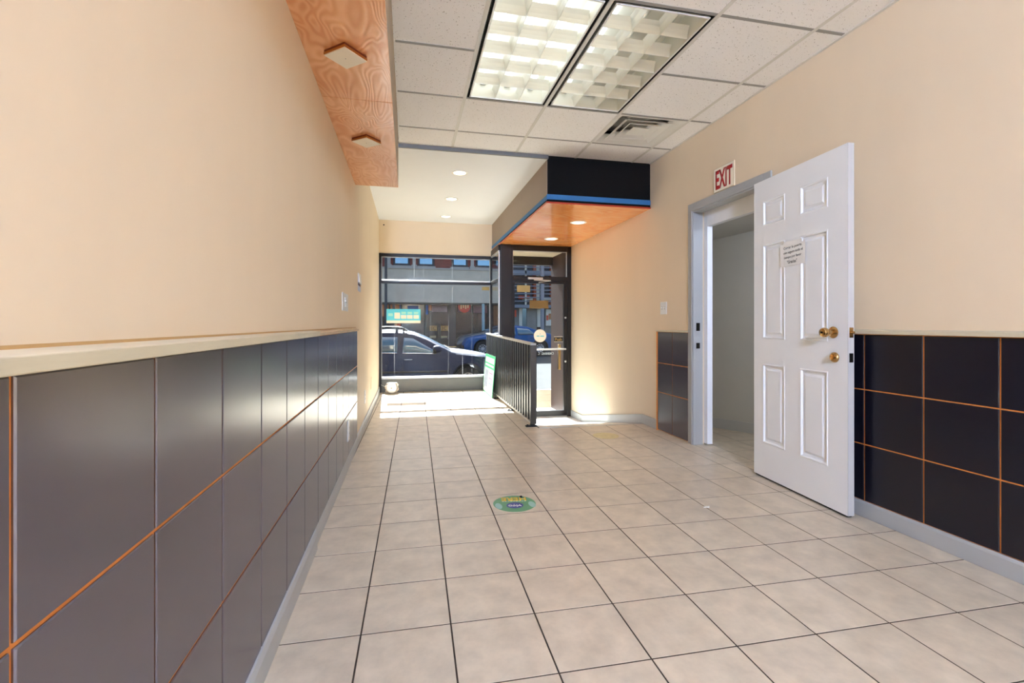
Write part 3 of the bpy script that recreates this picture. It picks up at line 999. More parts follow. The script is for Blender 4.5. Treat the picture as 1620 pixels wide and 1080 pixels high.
# ------------------------------------------------------------------ exit sign, switches, outlets
ex = thing('exit_sign', 'white EXIT sign with red letters above the side doorway', 'sign', (XR, 3.322, 2.128))
MB().box(-0.006, 0, -0.124, 0.124, 0, 0.194).build('plate', mat('sign_cream', (240, 232, 214), 0.5), ex, 0.001)
lettering('letters', 'EXIT', 0.205, 0.152, M_red, ex, (-0.0062, 0.0, 0.097), (0, -1, 0), (0, 0, 1), bold=0.03)
rr = MB()
for y0, y1, z0, z1 in ((-0.124, 0.124, 0.190, 0.194), (-0.124, 0.124, 0.0, 0.004), (-0.124, -0.121, 0.004, 0.190), (0.121, 0.124, 0.004, 0.190)):
    rr.box(-0.0085, -0.006, y0, y1, z0, z1)
rr.build('border', mat('sign_border', (206, 192, 164), 0.5), ex)

def switch(name, label, loc, facing, gangs=2, w=0.115, h=0.12, kind='toggle'):
    """wall plate; facing = +1 faces +x, -1 faces -x"""
    t = thing(name, label, 'switch' if kind != 'outlet' else 'outlet', loc)
    f = facing
    MB().box(min(0, f * 0.006), max(0, f * 0.006), -w / 2, w / 2, -h / 2, h / 2).build('plate', M_white, t, 0.0025)
    for g in range(gangs):
        y = (g - (gangs - 1) / 2) * 0.046
        if kind == 'toggle':
            mb = MB().box(min(f * 0.006, f * 0.0075), max(f * 0.006, f * 0.0075), y - 0.005, y + 0.005, -0.012, 0.012)
            mb.build('slot', mat('slot_grey', (120, 120, 118), 0.6), t)
            mb = MB()
            mb.hexa([(f * 0.0075, y - 0.0035, -0.004), (f * 0.0075, y + 0.0035, -0.004), (f * 0.0075, y + 0.0035, 0.006), (f * 0.0075, y - 0.0035, 0.006)],
                    [(f * 0.018, y - 0.003, 0.004), (f * 0.018, y + 0.003, 0.004), (f * 0.018, y + 0.003, 0.009), (f * 0.018, y - 0.003, 0.009)])
            mb.build('toggle', M_white, t)
        elif kind == 'rocker':
            mb = MB().box(min(f * 0.006, f * 0.0095), max(f * 0.006, f * 0.0095), y - 0.016, y + 0.016, -0.033, 0.033)
            mb.build('rocker', M_white, t, 0.002)
            MB().box(min(f * 0.006, f * 0.0105), max(f * 0.006, f * 0.0105), y - 0.015, y + 0.015, -0.002, 0.002).build('rocker_line', mat('slot_grey', (120, 120, 118), 0.6), t)
        else:
            for z in (-0.02, 0.02):
                MB().lathe([(0.016, 0), (0.016, 0.002), (0.014, 0.003)], 16, (f, 0, 0), (f * 0.006, y, z)).build('socket', M_white, t)
                mb = MB()
                for dy in (-0.005, 0.005):
                    mb.box(min(f * 0.0088, f * 0.0095), max(f * 0.0088, f * 0.0095), y + dy - 0.001, y + dy + 0.001, z - 0.004, z + 0.005)
                mb.build('slots', M_ink, t)
    return t
switch('light_switch', 'double toggle switch on the right wall above the short rail', (XR, 4.236, 1.217), -1, 2, 0.118, 0.122)
switch('light_switch', 'double rocker switch on the left wall above the panels', (XL, 3.55, 1.215), 1, 2, 0.30, 0.125, 'rocker')
switch('wall_outlet', 'cream outlet set in the left wall panels near their far end', (-0.426, 3.63, 0.285), 1, 1, 0.085, 0.15, 'outlet')
switch('wall_outlet', 'cream outlet low on the left wall beyond the panels', (XL, 5.15, 0.305), 1, 1, 0.09, 0.14, 'outlet')
bp_ = tag(MB().box(0, 0.005, -0.05, 0.05, -0.07, 0.07).build('blank_plate', M_wall, bevel=0.002), 'blank plate painted beige low on the left wall near the window', 'plate')
bp_.location = (XL, 6.02, 0.34)
nl = thing('wall_notice', 'small blue and white paper notice on the left wall', 'notice', (XL, 4.57, 1.36))
MB().box(0, 0.0015, -0.115, 0.125, 0.0, 0.165).build('sheet', mat('pale_blue_paper', (182, 194, 216), 0.7, var=0.08, vscale=9), nl)
mb = MB()
mb.hexa([(0.0016, -0.10, 0.085), (0.0016, 0.12, 0.075), (0.0016, 0.125, 0.165), (0.0016, -0.10, 0.162)], [(0.018, -0.10, 0.072), (0.014, 0.12, 0.066), (0.003, 0.125, 0.166), (0.003, -0.10, 0.163)])
mb.build('curled_flap', M_paper, nl)
MB().box(0.0016, 0.0024, -0.115, 0.11, 0.05, 0.072).build('print_band', mat('violet_print', (92, 74, 96), 0.7), nl)

# ------------------------------------------------------------------ lamps
def troffer(name, label, x0, x1, y0, y1, lit, group):
    t = thing(name, label, 'ceiling light', ((x0 + x1) / 2, (y0 + y1) / 2, ZC), group=group)
    hx, hy = (x1 - x0) / 2 - 0.014, (y1 - y0) / 2 - 0.014
    hs = MB()                                        # steel housing, open below
    hs.box(-hx, hx, -hy, hy, 0.165, 0.17)
    hs.box(-hx, -hx + 0.004, -hy, hy, 0.0, 0.165)
    hs.box(hx - 0.004, hx, -hy, hy, 0.0, 0.165)
    hs.box(-hx, hx, -hy, -hy + 0.004, 0.0, 0.165)
    hs.box(-hx, hx, hy - 0.004, hy, 0.0, 0.165)
    hs.build('housing', M_dark, t)
    ix, iy = hx - 0.021, hy - 0.018
    rf = MB()                                        # white reflector tray
    rf.hexa([(-ix, -iy, 0.155), (ix, -iy, 0.155), (ix, iy, 0.155), (-ix, iy, 0.155)], [(-ix, -iy, 0.16), (ix, -iy, 0.16), (ix, iy, 0.16), (-ix, iy, 0.16)])
    rf.box(-ix, -ix + 0.003, -iy, iy, 0.0, 0.155)
    rf.box(ix - 0.003, ix, -iy, iy, 0.0, 0.155)
    rf.box(-ix, ix, -iy, -iy + 0.003, 0.0, 0.155)
    rf.box(-ix, ix, iy - 0.003, iy, 0.0, 0.155)
    rf.build('reflector', M_louver, t)
    fr = MB()
    for a in ((-ix - 0.004, -ix + 0.006, -iy - 0.004, iy + 0.004), (ix - 0.006, ix + 0.004, -iy - 0.004, iy + 0.004), (-ix + 0.006, ix - 0.006, -iy - 0.004, -iy + 0.006), (-ix + 0.006, ix - 0.006, iy - 0.006, iy + 0.004)):
        fr.box(*a, -0.003, 0.004)
    fr.build('frame', M_white, t)
    n_c, n_r = 3, 6
    cw, rh = 2 * (ix - 0.006) / n_c, 2 * (iy - 0.006) / n_r
    ht = 0.068
    def blade(along, pos, a, b, half_top):
        # upside-down wedge with hollow (parabolic) flanks
        mb = MB()
        prof = [(0.0014, 0.0), (0.0035, ht * 0.3), (0.009, ht * 0.62), (half_top, ht)]
        pts = [(pos - w, z) for w, z in prof] + [(pos + w, z) for w, z in reversed(prof)]
        mb.prism(pts, along, a, b)
        return mb
    for k in range(1, n_c):
        p = -ix + 0.006 + k * cw
        blade('y', p, -iy + 0.004, iy - 0.004, 0.022).build('louver_blade', M_louver, t)
    for k in range(1, n_r):
        p = -iy + 0.006 + k * rh
        for c in range(n_c):
            a = -ix + 0.006 + c * cw + 0.004
            mb = MB()
            prof = [(0.0014, 0.0), (0.0045, ht * 0.3), (0.012, ht * 0.62), (0.026, ht * 0.95)]
            pts = [(p - w, z) for w, z in prof] + [(p + w, z) for w, z in reversed(prof)]
            mb.hexa([(a, u, z) for u, z in pts], [(a + cw - 0.008, u, z) for u, z in pts])
            mb.build('cross_blade', M_louver, t)
    for c in range(n_c):
        x = -ix + 0.006 + (c + 0.5) * cw
        MB().cyl((x, -iy + 0.03, 0.115), (x, iy - 0.03, 0.115), 0.015, n=12).build('tube', M_tube_on if c in lit else M_tube_off, t, smooth=True)
        for s in (-1, 1):
            MB().box(x - 0.02, x + 0.02, s * (iy - 0.018) - 0.01, s * (iy - 0.018) + 0.01, 0.09, 0.15).build('lamp_holder', M_white, t)
    return t
GRP = 'fluorescent fittings in the tiled ceiling'
troffer('fluorescent_fitting', 'fluorescent ceiling fitting with all three columns of louvres lit', 0.405, 1.02, 2.25, 3.47, (0, 1, 2), GRP)
troffer('fluorescent_fitting', 'fluorescent ceiling fitting with two unlit columns beside the air vent', 1.02, 1.63, 2.25, 3.47, (0,), GRP)
def fill_batten(label, x0, x1, y):  # fill light added out of view for brightness, not a known fitting
    t = thing('fill_light', label, 'ceiling light', ((x0 + x1) / 2, y, ZC))
    h = (x1 - x0) / 2
    MB().prism([(-0.03, -0.001), (-0.022, -0.032), (0.022, -0.032), (0.03, -0.001)], 'x', -h, h).build('body', M_white, t)
    for s_ in (-1, 1):
        MB().box(s_ * (h - 0.012) - 0.012, s_ * (h - 0.012) + 0.012, -0.014, 0.014, -0.078, -0.032).build('lamp_holder', M_white, t, 0.002)
    MB().cyl((-h + 0.024, 0, -0.060), (h - 0.024, 0, -0.060), 0.018, n=14).build('tube', M_fill, t, smooth=True)
fill_batten('bare tube added as fill light on the ceiling at the rear of the shop, out of view', -0.03, 0.59, -2.9)

# square air vent
v = thing('ceiling_vent', 'square white four way air vent beside the ceiling lamps', 'air vent', ((GX[3] + GX[4]) / 2, (4.08 + 3.47) / 2, ZC))
h = 0.293
mb = MB()
mb.box(-h, h, -h, h, 0.12, 0.125)
mb.build('duct', mat('duct_grey', (176, 174, 170), 0.7), v)
def cone_ring(r0, z0, r1, z1, th=0.003):
    mb = MB()
    vv, ff = [], []
    for r, z in ((r0, z0), (r1, z1), (r1, z1 + th), (r0, z0 + th)):
        vv += [(-r, -r, z), (r, -r, z), (r, r, z), (-r, r, z)]
    for q_ in range(4):
        for k in range(4):
            ff.append((q_ * 4 + k, q_ * 4 + (k + 1) % 4, ((q_ + 1) % 4) * 4 + (k + 1) % 4, ((q_ + 1) % 4) * 4 + k))
    mb.add(vv, ff)
    return mb
cone_ring(h, 0.0, 0.272, 0.001).build('frame', M_white, v)
cone_ring(0.272, 0.001, 0.215, 0.055).build('outer_skirt', M_white, v)
for r0, r1 in ((0.205, 0.140), (0.140, 0.085)):
    cone_ring(r0, 0.004, r1, 0.05).build('vane', M_white, v)
    cone_ring(r0 + 0.008, 0.002, r0 - 0.001, 0.004).build('vane_lip', M_white, v)
mb = MB()
mb.hexa([(-0.078, -0.078, 0.006), (0.078, -0.078, 0.006), (0.078, 0.078, 0.006), (-0.078, 0.078, 0.006)], [(-0.03, -0.03, 0.04), (0.03, -0.03, 0.04), (0.03, 0.03, 0.04), (-0.03, 0.03, 0.04)])
mb.build('centre_cone', M_white, v)

# round recessed downlights
def downlight(label, x, y, z, r, group):
    t = thing('recessed_downlight', label, 'downlight', (x, y, z), group=group)
    MB().lathe([(r, 0), (r, -0.004), (r * 0.82, -0.007), (r * 0.72, -0.003), (r * 0.72, 0.0)], 32, closed=True).build('trim_ring', M_white, t, smooth=True)
    MB().lathe([(r * 0.72, -0.0008), (r * 0.4, -0.002), (0.002, -0.0025), (0.002, -0.0004), (r * 0.72, -0.0004)], 32, closed=True).build('lens', M_spot, t, smooth=True)
    return t
g1, g2 = 'downlights in the white plaster ceiling', 'downlights under the orange bulkhead'
downlight('recessed downlight in the white ceiling, nearest the tiled grid', 0.543, 5.10, 2.683, 0.09, g1)
downlight('recessed downlight in the white ceiling, middle of three in line', 0.550, 6.18, 2.683, 0.09, g1)
downlight('recessed downlight in the white ceiling, nearest the shop window', 0.557, 7.20, 2.683, 0.09, g1)
downlight('recessed downlight under the orange bulkhead, nearest its black front', 1.950, 5.27, 2.252, 0.096, g2)
downlight('recessed downlight under the orange bulkhead, nearest the street door', 1.955, 6.36, 2.252, 0.096, g2)

# square cover plates under the plywood soffit
def cover(label, x, y):
    t = thing('square_cover', label, 'cover plate', (x, y, 2.25), math.radians(49), group='square plates under the plywood soffit')
    a = 0.063
    MB().box(-a, a, -a, a, -0.010, 0.0).build('base_block', mat('dark_red_wood', (112, 40, 18), 0.5), t, 0.001)
    MB().box(-a - 0.0015, a + 0.0015, -a - 0.0015, a + 0.0015, -0.020, -0.010).build('edge_block', mat('amber_wood', (176, 106, 36), 0.5), t, 0.001)
    MB().box(-a, a, -a, a, -0.0245, -0.020).build('face', mat('cream_face', (238, 228, 206), 0.5), t, 0.001)
    MB().lathe([(0.002, 0), (0.002, 0.0008)], 8, (0, 0, -1), (0, 0, -0.0245)).build('screw', M_ink, t)
cover('cream square plate under the plywood soffit, nearer one', -0.268, 2.197)
cover('cream square plate under the plywood soffit, farther one', -0.262, 3.19)

# ------------------------------------------------------------------ slatted railing
rl = thing('railing', 'black slatted railing along the top of the ramp', 'railing', (1.262, 4.74, 0))
y1 = YF - 4.74 - 0.03
def top_z(y):
    return 0.842 + y * 0.019
n_s = 25
for k in range(n_s):
    y = 0.035 + k * (y1 - 0.07) / (n_s - 1)
    zt = top_z(y)
    MB().box(-0.024, 0.024, y - 0.029, y + 0.029, 0.055, zt).build('slat', M_slat, rl, 0.002)
mb = MB()
mb.hexa([(-0.03, -0.01, top_z(0)), (0.03, -0.01, top_z(0)), (0.03, y1, top_z(y1)), (-0.03, y1, top_z(y1))],
        [(-0.03, -0.01, top_z(0) + 0.022), (0.03, -0.01, top_z(0) + 0.022), (0.03, y1, top_z(y1) + 0.022), (-0.03, y1, top_z(y1) + 0.022)])
mb.build('top_rail', M_railtop, rl, 0.003)
MB().box(-0.02, 0.02, 0.0, y1, 0.03, 0.055).build('bottom_rail', M_railtop, rl, 0.002)
MB().box(-0.03, 0.034, -0.012, 0.004, 0.03, top_z(0)).build('end_post', M_slat, rl, 0.002)
for y in (0.02, 0.95, 1.9, 2.78):
    mb = MB()
    mb.box(-0.075, 0.045, y - 0.025, y + 0.025, 0.0, 0.012)
    mb.box(-0.025, 0.025, y - 0.02, y + 0.02, 0.012, 0.03)
    mb.lathe([(0.012, 0), (0.012, 0.008), (0.006, 0.011)], 10, (0, 0, 1), (-0.055, y, 0.012))
    mb.build('foot', M_ink, rl, 0.002)
mb = MB()
mb.cyl((0.03, 0.0, 0.86), (0.115, -0.01, 0.86), 0.006, n=8)
mb.build('pin', M_ink, rl)

# ------------------------------------------------------------------ leaning poster board
ps = thing('poster_board', 'green and white poster board leaning against the railing', 'poster', (1.172, 6.69, 0.0))
PU, PR = Vector((0.052, 0, 0.592)).normalized(), Vector((0, 1, 0))
PNORM = Vector((-PU.z, 0, PU.x))
PWID, PHT = 0.87, 0.594
def pq(mb, a0, a1, b0, b1, d0, d1):
    q = [PR * s + PU * u for s, u in ((a0 * PWID, b0 * PHT), (a1 * PWID, b0 * PHT), (a1 * PWID, b1 * PHT), (a0 * PWID, b1 * PHT))]
    mb.hexa([p + PNORM * d0 for p in q], [p + PNORM * d1 for p in q])
    return mb
M_pg = mat('poster_green', (58, 168, 110), 0.5)
pq(MB(), 0, 1, 0, 1, -0.004, 0.0).build('board', M_pg, ps)
pq(MB(), 0.03, 0.97, 0.12, 0.66, 0.0, 0.0006).build('photo_print', mat('poster_photo', (178, 186, 190), 0.5, var=0.35, vscale=9), ps)
pq(MB(), 0.08, 0.92, 0.80, 0.93, 0.0, 0.0006).build('title_band', mat('poster_white', (236, 240, 234), 0.5), ps)
pq(MB(), 0.1, 0.9, 0.71, 0.755, 0.0, 0.0006).build('subtitle_band', MATS['poster_white'], ps)
pq(MB(), 0.05, 0.95, 0.04, 0.11, 0.0, 0.0006).build('footer_band', MATS['poster_white'], ps)
for k, (c_, nm) in enumerate((((214, 84, 138), 'pink_print'), ((214, 84, 138), 'pink_print'), ((112, 170, 220), 'blue_print'))):
    pq(MB(), 0.12, 0.46, 0.46 - k * 0.13, 0.56 - k * 0.13, 0.0006, 0.0012).build('offer_box', MATS['poster_white'], ps)
    pq(MB(), 0.12, 0.46, 0.54 - k * 0.13, 0.565 - k * 0.13, 0.0012, 0.0016).build('offer_header', mat(nm, c_, 0.5), ps)
# a person-like pair of columns printed in the photo area
for a0 in (0.60, 0.74):
    pq(MB(), a0, a0 + 0.09, 0.16, 0.6, 0.0006, 0.001).build('printed_figure', mat('print_grey', (128, 134, 150), 0.5, var=0.3, vscale=20), ps)

# ------------------------------------------------------------------ round unit on the floor by the window
bl_ = thing('alarm_bell', 'round white bell unit on a beige bracket under the window', 'bell', (-0.245, 7.5, 0.0))
o = MB().lathe([(0.018, 0.105), (0.055, 0.100), (0.070, 0.088), (0.077, 0.060), (0.078, 0.035), (0.07, 0.03)], 32, (0, -1, 0.08), (0, 0.02, 0.082)).build('dome', M_white, bl_, smooth=True)
MB().lathe([(0.012, 0.104), (0.010, 0.108)], 12, (0, -1, 0.08), (0, 0.02, 0.082)).build('centre_screw', mat('olive_metal', (150, 146, 120), 0.4, metal=0.5), bl_)
bm_ = mat('beige_bracket', (196, 182, 160), 0.55, var=0.08, vscale=12)
mb = MB()
mb.prism([(-0.105, 0.085), (-0.075, 0.155), (-0.05, 0.163), (0.075, 0.163), (0.105, 0.13), (0.095, 0.10), (0.108, 0.06), (0.09, 0.035), (0.06, 0.004), (-0.06, 0.004), (-0.095, 0.03), (-0.085, 0.06)], 'y', 0.0, 0.035)
mb.build('bracket', bm_, bl_, 0.004)
for x, z in ((-0.085, 0.11), (0.088, 0.12), (0.09, 0.055), (-0.082, 0.04)):
    MB().cyl((x, -0.035, z), (x, 0.0, z), 0.012, n=10).build('standoff', bm_, bl_)
mb = MB()
mb.tube([(-0.09, 0.02, 0.10), (-0.13, 0.04, 0.115), (-0.155, 0.08, 0.12), (-0.16, 0.125, 0.125)], 0.003, 6)
mb.build('wire', M_white, bl_)

# ------------------------------------------------------------------ floor stickers
st = thing('floor_sticker', 'round green floor sticker reading HERE with a blue badge', 'sticker', (0.614, 2.735, 0.0))
def disc(mb, rx, ry, z0, z1, n=40, cx=0, cy=0):
    a = [(cx + rx * math.cos(2 * PI * k / n), cy + ry * math.sin(2 * PI * k / n)) for k in range(n)]
    return mb.hexa([(x, y, z0) for x, y in a], [(x, y, z1) for x, y in a])
disc(MB(), 0.126, 0.126, 0.0002, 0.0008).build('disc', mat('sticker_green', (92, 158, 112), 0.35, var=0.06, vscale=12), st)
rz = -math.radians(8)
def rot(x, y):
    return (x * math.cos(rz) - y * math.sin(rz), x * math.sin(rz) + y * math.cos(rz))
RT, UP = Vector((*rot(-1, 0), 0)), Vector((*rot(0, -1), 0))
lettering('yellow_letters', 'HERE', 0.150, 0.056, mat('sticker_yellow', (240, 198, 60), 0.4), st, (*rot(0.0, 0.068), 0.0009), RT, UP, bold=0.03)
mb = MB()
for k in range(9):
    x = -0.066 + k * 0.0165
    p = rot(x, 0.034)
    mb.box(p[0] - 0.006, p[0] + 0.006, p[1] - 0.003, p[1] + 0.003, 0.0009, 0.0011)
mb.build('small_print', M_paper, st)
bd = disc(MB(), 0.050, 0.045, 0.0009, 0.0012, 32, *rot(0.0, -0.03)).build('badge', mat('badge_blue', (70, 82, 150), 0.4), st)
lettering('badge_letters', 'vigo', 0.078, 0.044, M_paper, st, (*rot(0.0, -0.032), 0.0013), RT, UP, bold=0.02)
for k, (cx, cy) in enumerate(((-0.095, -0.035), (0.102, -0.02))):
    disc(MB(), 0.02, 0.045, 0.0009, 0.0011, 20, *rot(cx, cy)).build('faded_patch', mat('sticker_faded', (150, 194, 184), 0.4), st)
mb = MB()
mb.lathe([(0.009, 0.0), (0.008, 0.006), (0.003, 0.009)], 8, (0, 0, 1), (*rot(0.048, 0.098), 0.0008))
mb.build('dirt_lump', M_ink, st, smooth=True)
so = tag(disc(MB(), 0.123, 0.123, 0.0002, 0.0007).build('floor_sticker', mat('worn_sticker', (206, 192, 140), 0.5, var=0.16, vscale=14)), 'worn yellowish round sticker on the floor near the ramp', 'sticker')
so.location = (1.835, 4.215, 0)
# scrap of paper on a grout line
sp = MB()
sp.hexa([(-0.02, -0.006, 0), (0.012, -0.012, 0.001), (0.022, 0.004, 0.002), (-0.014, 0.008, 0)], [(-0.02, -0.006, 0.002), (0.012, -0.012, 0.006), (0.022, 0.004, 0.005), (-0.014, 0.008, 0.002)])
sp = tag(sp.build('paper_scrap', M_paper), 'tiny white paper scrap on the floor tiles', 'scrap')
sp.location = (1.685, 2.44, 0.001)

# ------------------------------------------------------------------ papers and stickers on the glass
gp = thing('window_poster', 'turquoise poster with cream boxes stuck on the shop window', 'poster', (-0.068, YF + 0.049, 1.077))
MB().box(-0.262, 0.262, 0, 0.0015, 0, 0.222).build('sheet', mat('poster_turquoise', (96, 204, 220), 0.6, emit=0.0), gp)
M_cream = mat('poster_cream', (244, 232, 206), 0.6)
MB().box(-0.262, 0.262, -0.0008, 0, 0, 0.042).build('cream_band', M_cream, gp)
for k, (x, z0, z1) in enumerate(((-0.098, 0.07, 0.165), (-0.0, 0.07, 0.128), (0.096, 0.07, 0.128), (0.194, 0.07, 0.128))):
    MB().box(x - 0.042, x + 0.042, -0.0008, 0, z0, z1).build('cream_box', M_cream, gp)
    if k:
        MB().box(x - 0.036, x + 0.036, -0.0008, 0, 0.14, 0.18).build('pale_box', mat('pale_turquoise', (160, 222, 208), 0.6), gp)
MB().box(-0.235, -0.165, -0.0008, 0, 0.11, 0.155).build('pale_logo', MATS['pale_turquoise'], gp)
def glass_label(name, label, x0, x1, z0, z1, rgb, y=DOOR_Y + 0.018):
    o = tag(MB().box(-(x1 - x0) / 2, (x1 - x0) / 2, -0.0012, 0, 0, z1 - z0).build(name, mat('label_%d_%d_%d' % rgb, rgb, 0.5)), label, 'sticker')
    o.location = ((x0 + x1) / 2, y, z0)
    return o
glass_label('gold_label', 'small khaki label high on the street door glass', 1.603, 1.806, 1.546, 1.648, (160, 144, 92))
glass_label('gold_label', 'larger dark gold label below it on the street door glass', 1.798, 2.095, 1.30, 1.42, (122, 94, 36))
gl_ = glass_label('gold_label', 'little gold label in the top right corner of the shop window', 1.18, 1.304, 1.615, 1.672, (170, 148, 84), YF + 0.05)
rdl = thing('round_label', 'round cream label with turquoise print on the street door glass', 'sticker', (1.964, DOOR_Y + 0.018, 0.884))
MB().lathe([(0.098, 0), (0.098, 0.0012)], 36, (0, -1, 0), (0, 0, 0)).build('disc', M_cream, rdl)
for x0, x1, z in ((-0.055, -0.01, -0.004), (0.0, 0.062, -0.006), (-0.004, 0.004, 0.03)):
    MB().box(x0, x1, -0.0018, -0.0012, z - 0.008, z + 0.008).build('print', mat('teal_print', (96, 196, 196), 0.5), rdl)
psn = thing('push_sign', 'small black sign reading Push on the street door glass', 'sign', (2.256, DOOR_Y + 0.018, 0.795))
MB().box(-0.068, 0.068, -0.002, 0, 0, 0.07).build('plate', M_ink, psn)
lettering('letters', 'Push', 0.105, 0.044, mat('gold_print', (186, 150, 84), 0.4, metal=0.4), psn, (0, -0.0021, 0.034), (1, 0, 0), (0, 0, 1), bold=0.01)
mb = MB()
for b in ((-0.07, 0.07, -0.003, 0, 0.070, 0.075), (-0.07, 0.07, -0.003, 0, -0.005, 0.0)):
    mb.box(*b)
mb.build('border', M_cream, psn)
cs = tag(obj('window_lettering', bake(text_mesh('window_lettering', 'CASHING  C', 0.25, 0.036, 0.01), frame_mat((0, 0, 0), (-1, 0, 0), (0, 0, 1))), M_paper), 'white letters reading CASHING, seen from behind, on the door glass', 'lettering')
cs.location = (2.06, DOOR_Y + 0.03, 0.613)

# ------------------------------------------------------------------ street
M_walk = mat('sidewalk', (94, 80, 62), 0.95, spec=0.05, var=0.07, vscale=3, rnd=0.04, bump=0.1, bscale=60)
M_road = mat('asphalt', (86, 86, 85), 0.95, spec=0.05, var=0.08, vscale=2, bump=0.15, bscale=70)
sidew = tag(MB().hexa([(-10, YF + 0.2, -1.2), (14, YF + 0.2, -1.2), (14, 10.9, -1.2), (-10, 10.9, -1.2)],
                      [(-10, YF + 0.2, -0.40), (14, YF + 0.2, -0.40), (14, 10.9, -0.51), (-10, 10.9, -0.51)]).build('sidewalk', mat('joint_grey', (120, 114, 106), 0.9)),
            'sunlit concrete sidewalk outside the shop', 'sidewalk', kind='structure')
cache = {}
def walk_z(y):
    return -0.385 - (y - YF - 0.2) * 0.038
ys = [YF + 0.2, 8.86, 9.88, 10.9]
for k in range(16):
    for a, b in zip(ys[:-1], ys[1:]):
        x0, x1 = -10 + k * 1.5, -8.5 + k * 1.5
        mb = MB()
        g = 0.006
        mb.hexa([(x0 + g, a + g, walk_z(a) - 0.03), (x1 - g, a + g, walk_z(a) - 0.03), (x1 - g, b - g, walk_z(b) - 0.03), (x0 + g, b - g, walk_z(b) - 0.03)],
                [(x0 + g, a + g, walk_z(a)), (x1 - g, a + g, walk_z(a)), (x1 - g, b - g, walk_z(b)), (x0 + g, b - g, walk_z(b))])
        mb.build('slab', M_walk, sidew)
tag(MB().hexa([(-10, 10.9, -1.2), (14, 10.9, -1.2), (14, 11.06, -1.2), (-10, 11.06, -1.2)], [(-10, 10.9, -0.505), (14, 10.9, -0.505), (14, 11.05, -0.51), (-10, 11.05, -0.51)]).build('kerb', mat('kerb_stone', (186, 180, 170), 0.8, var=0.08, vscale=4)),
    'pale stone kerb beside the parked cars', 'kerb', kind='structure')
tag(MB().hexa([(-22, 11.05, -1.3), (30, 11.05, -1.3), (30, 25.7, -1.3), (-22, 25.7, -1.3)], [(-22, 11.05, -0.655), (30, 11.05, -0.655), (30, 25.7, -0.33), (-22, 25.7, -0.33)]).build('road', M_road),
    'grey asphalt street in front of the shop', 'road', kind='structure')
tag(MB().box(-22, 30, 25.7, 27.1, -1.0, -0.22).build('sidewalk', M_walk), 'concrete sidewalk across the street', 'sidewalk', kind='structure')

# ------------------------------------------------------------------ cars
M_tyre = mat('tyre', (24, 24, 25), 0.8)
M_rim = mat('alloy_rim', (176, 180, 188), 0.3, metal=0.8)
M_plast = mat('black_plastic', (22, 22, 23), 0.55)
M_chrome = mat('chrome', (210, 212, 214), 0.15, metal=1.0)
M_lamp = mat('headlamp', (196, 204, 210), 0.1, coat=1.0)
M_amber = mat('amber_lamp', (206, 96, 40), 0.2)

def lerp_tab(tab, x):
    if x <= tab[0][0]:
        return tab[0][1]
    for (x0, v0), (x1, v1) in zip(tab[:-1], tab[1:]):
        if x <= x1:
            return v0 + (v1 - v0) * (x - x0) / (x1 - x0)
    return tab[-1][1]

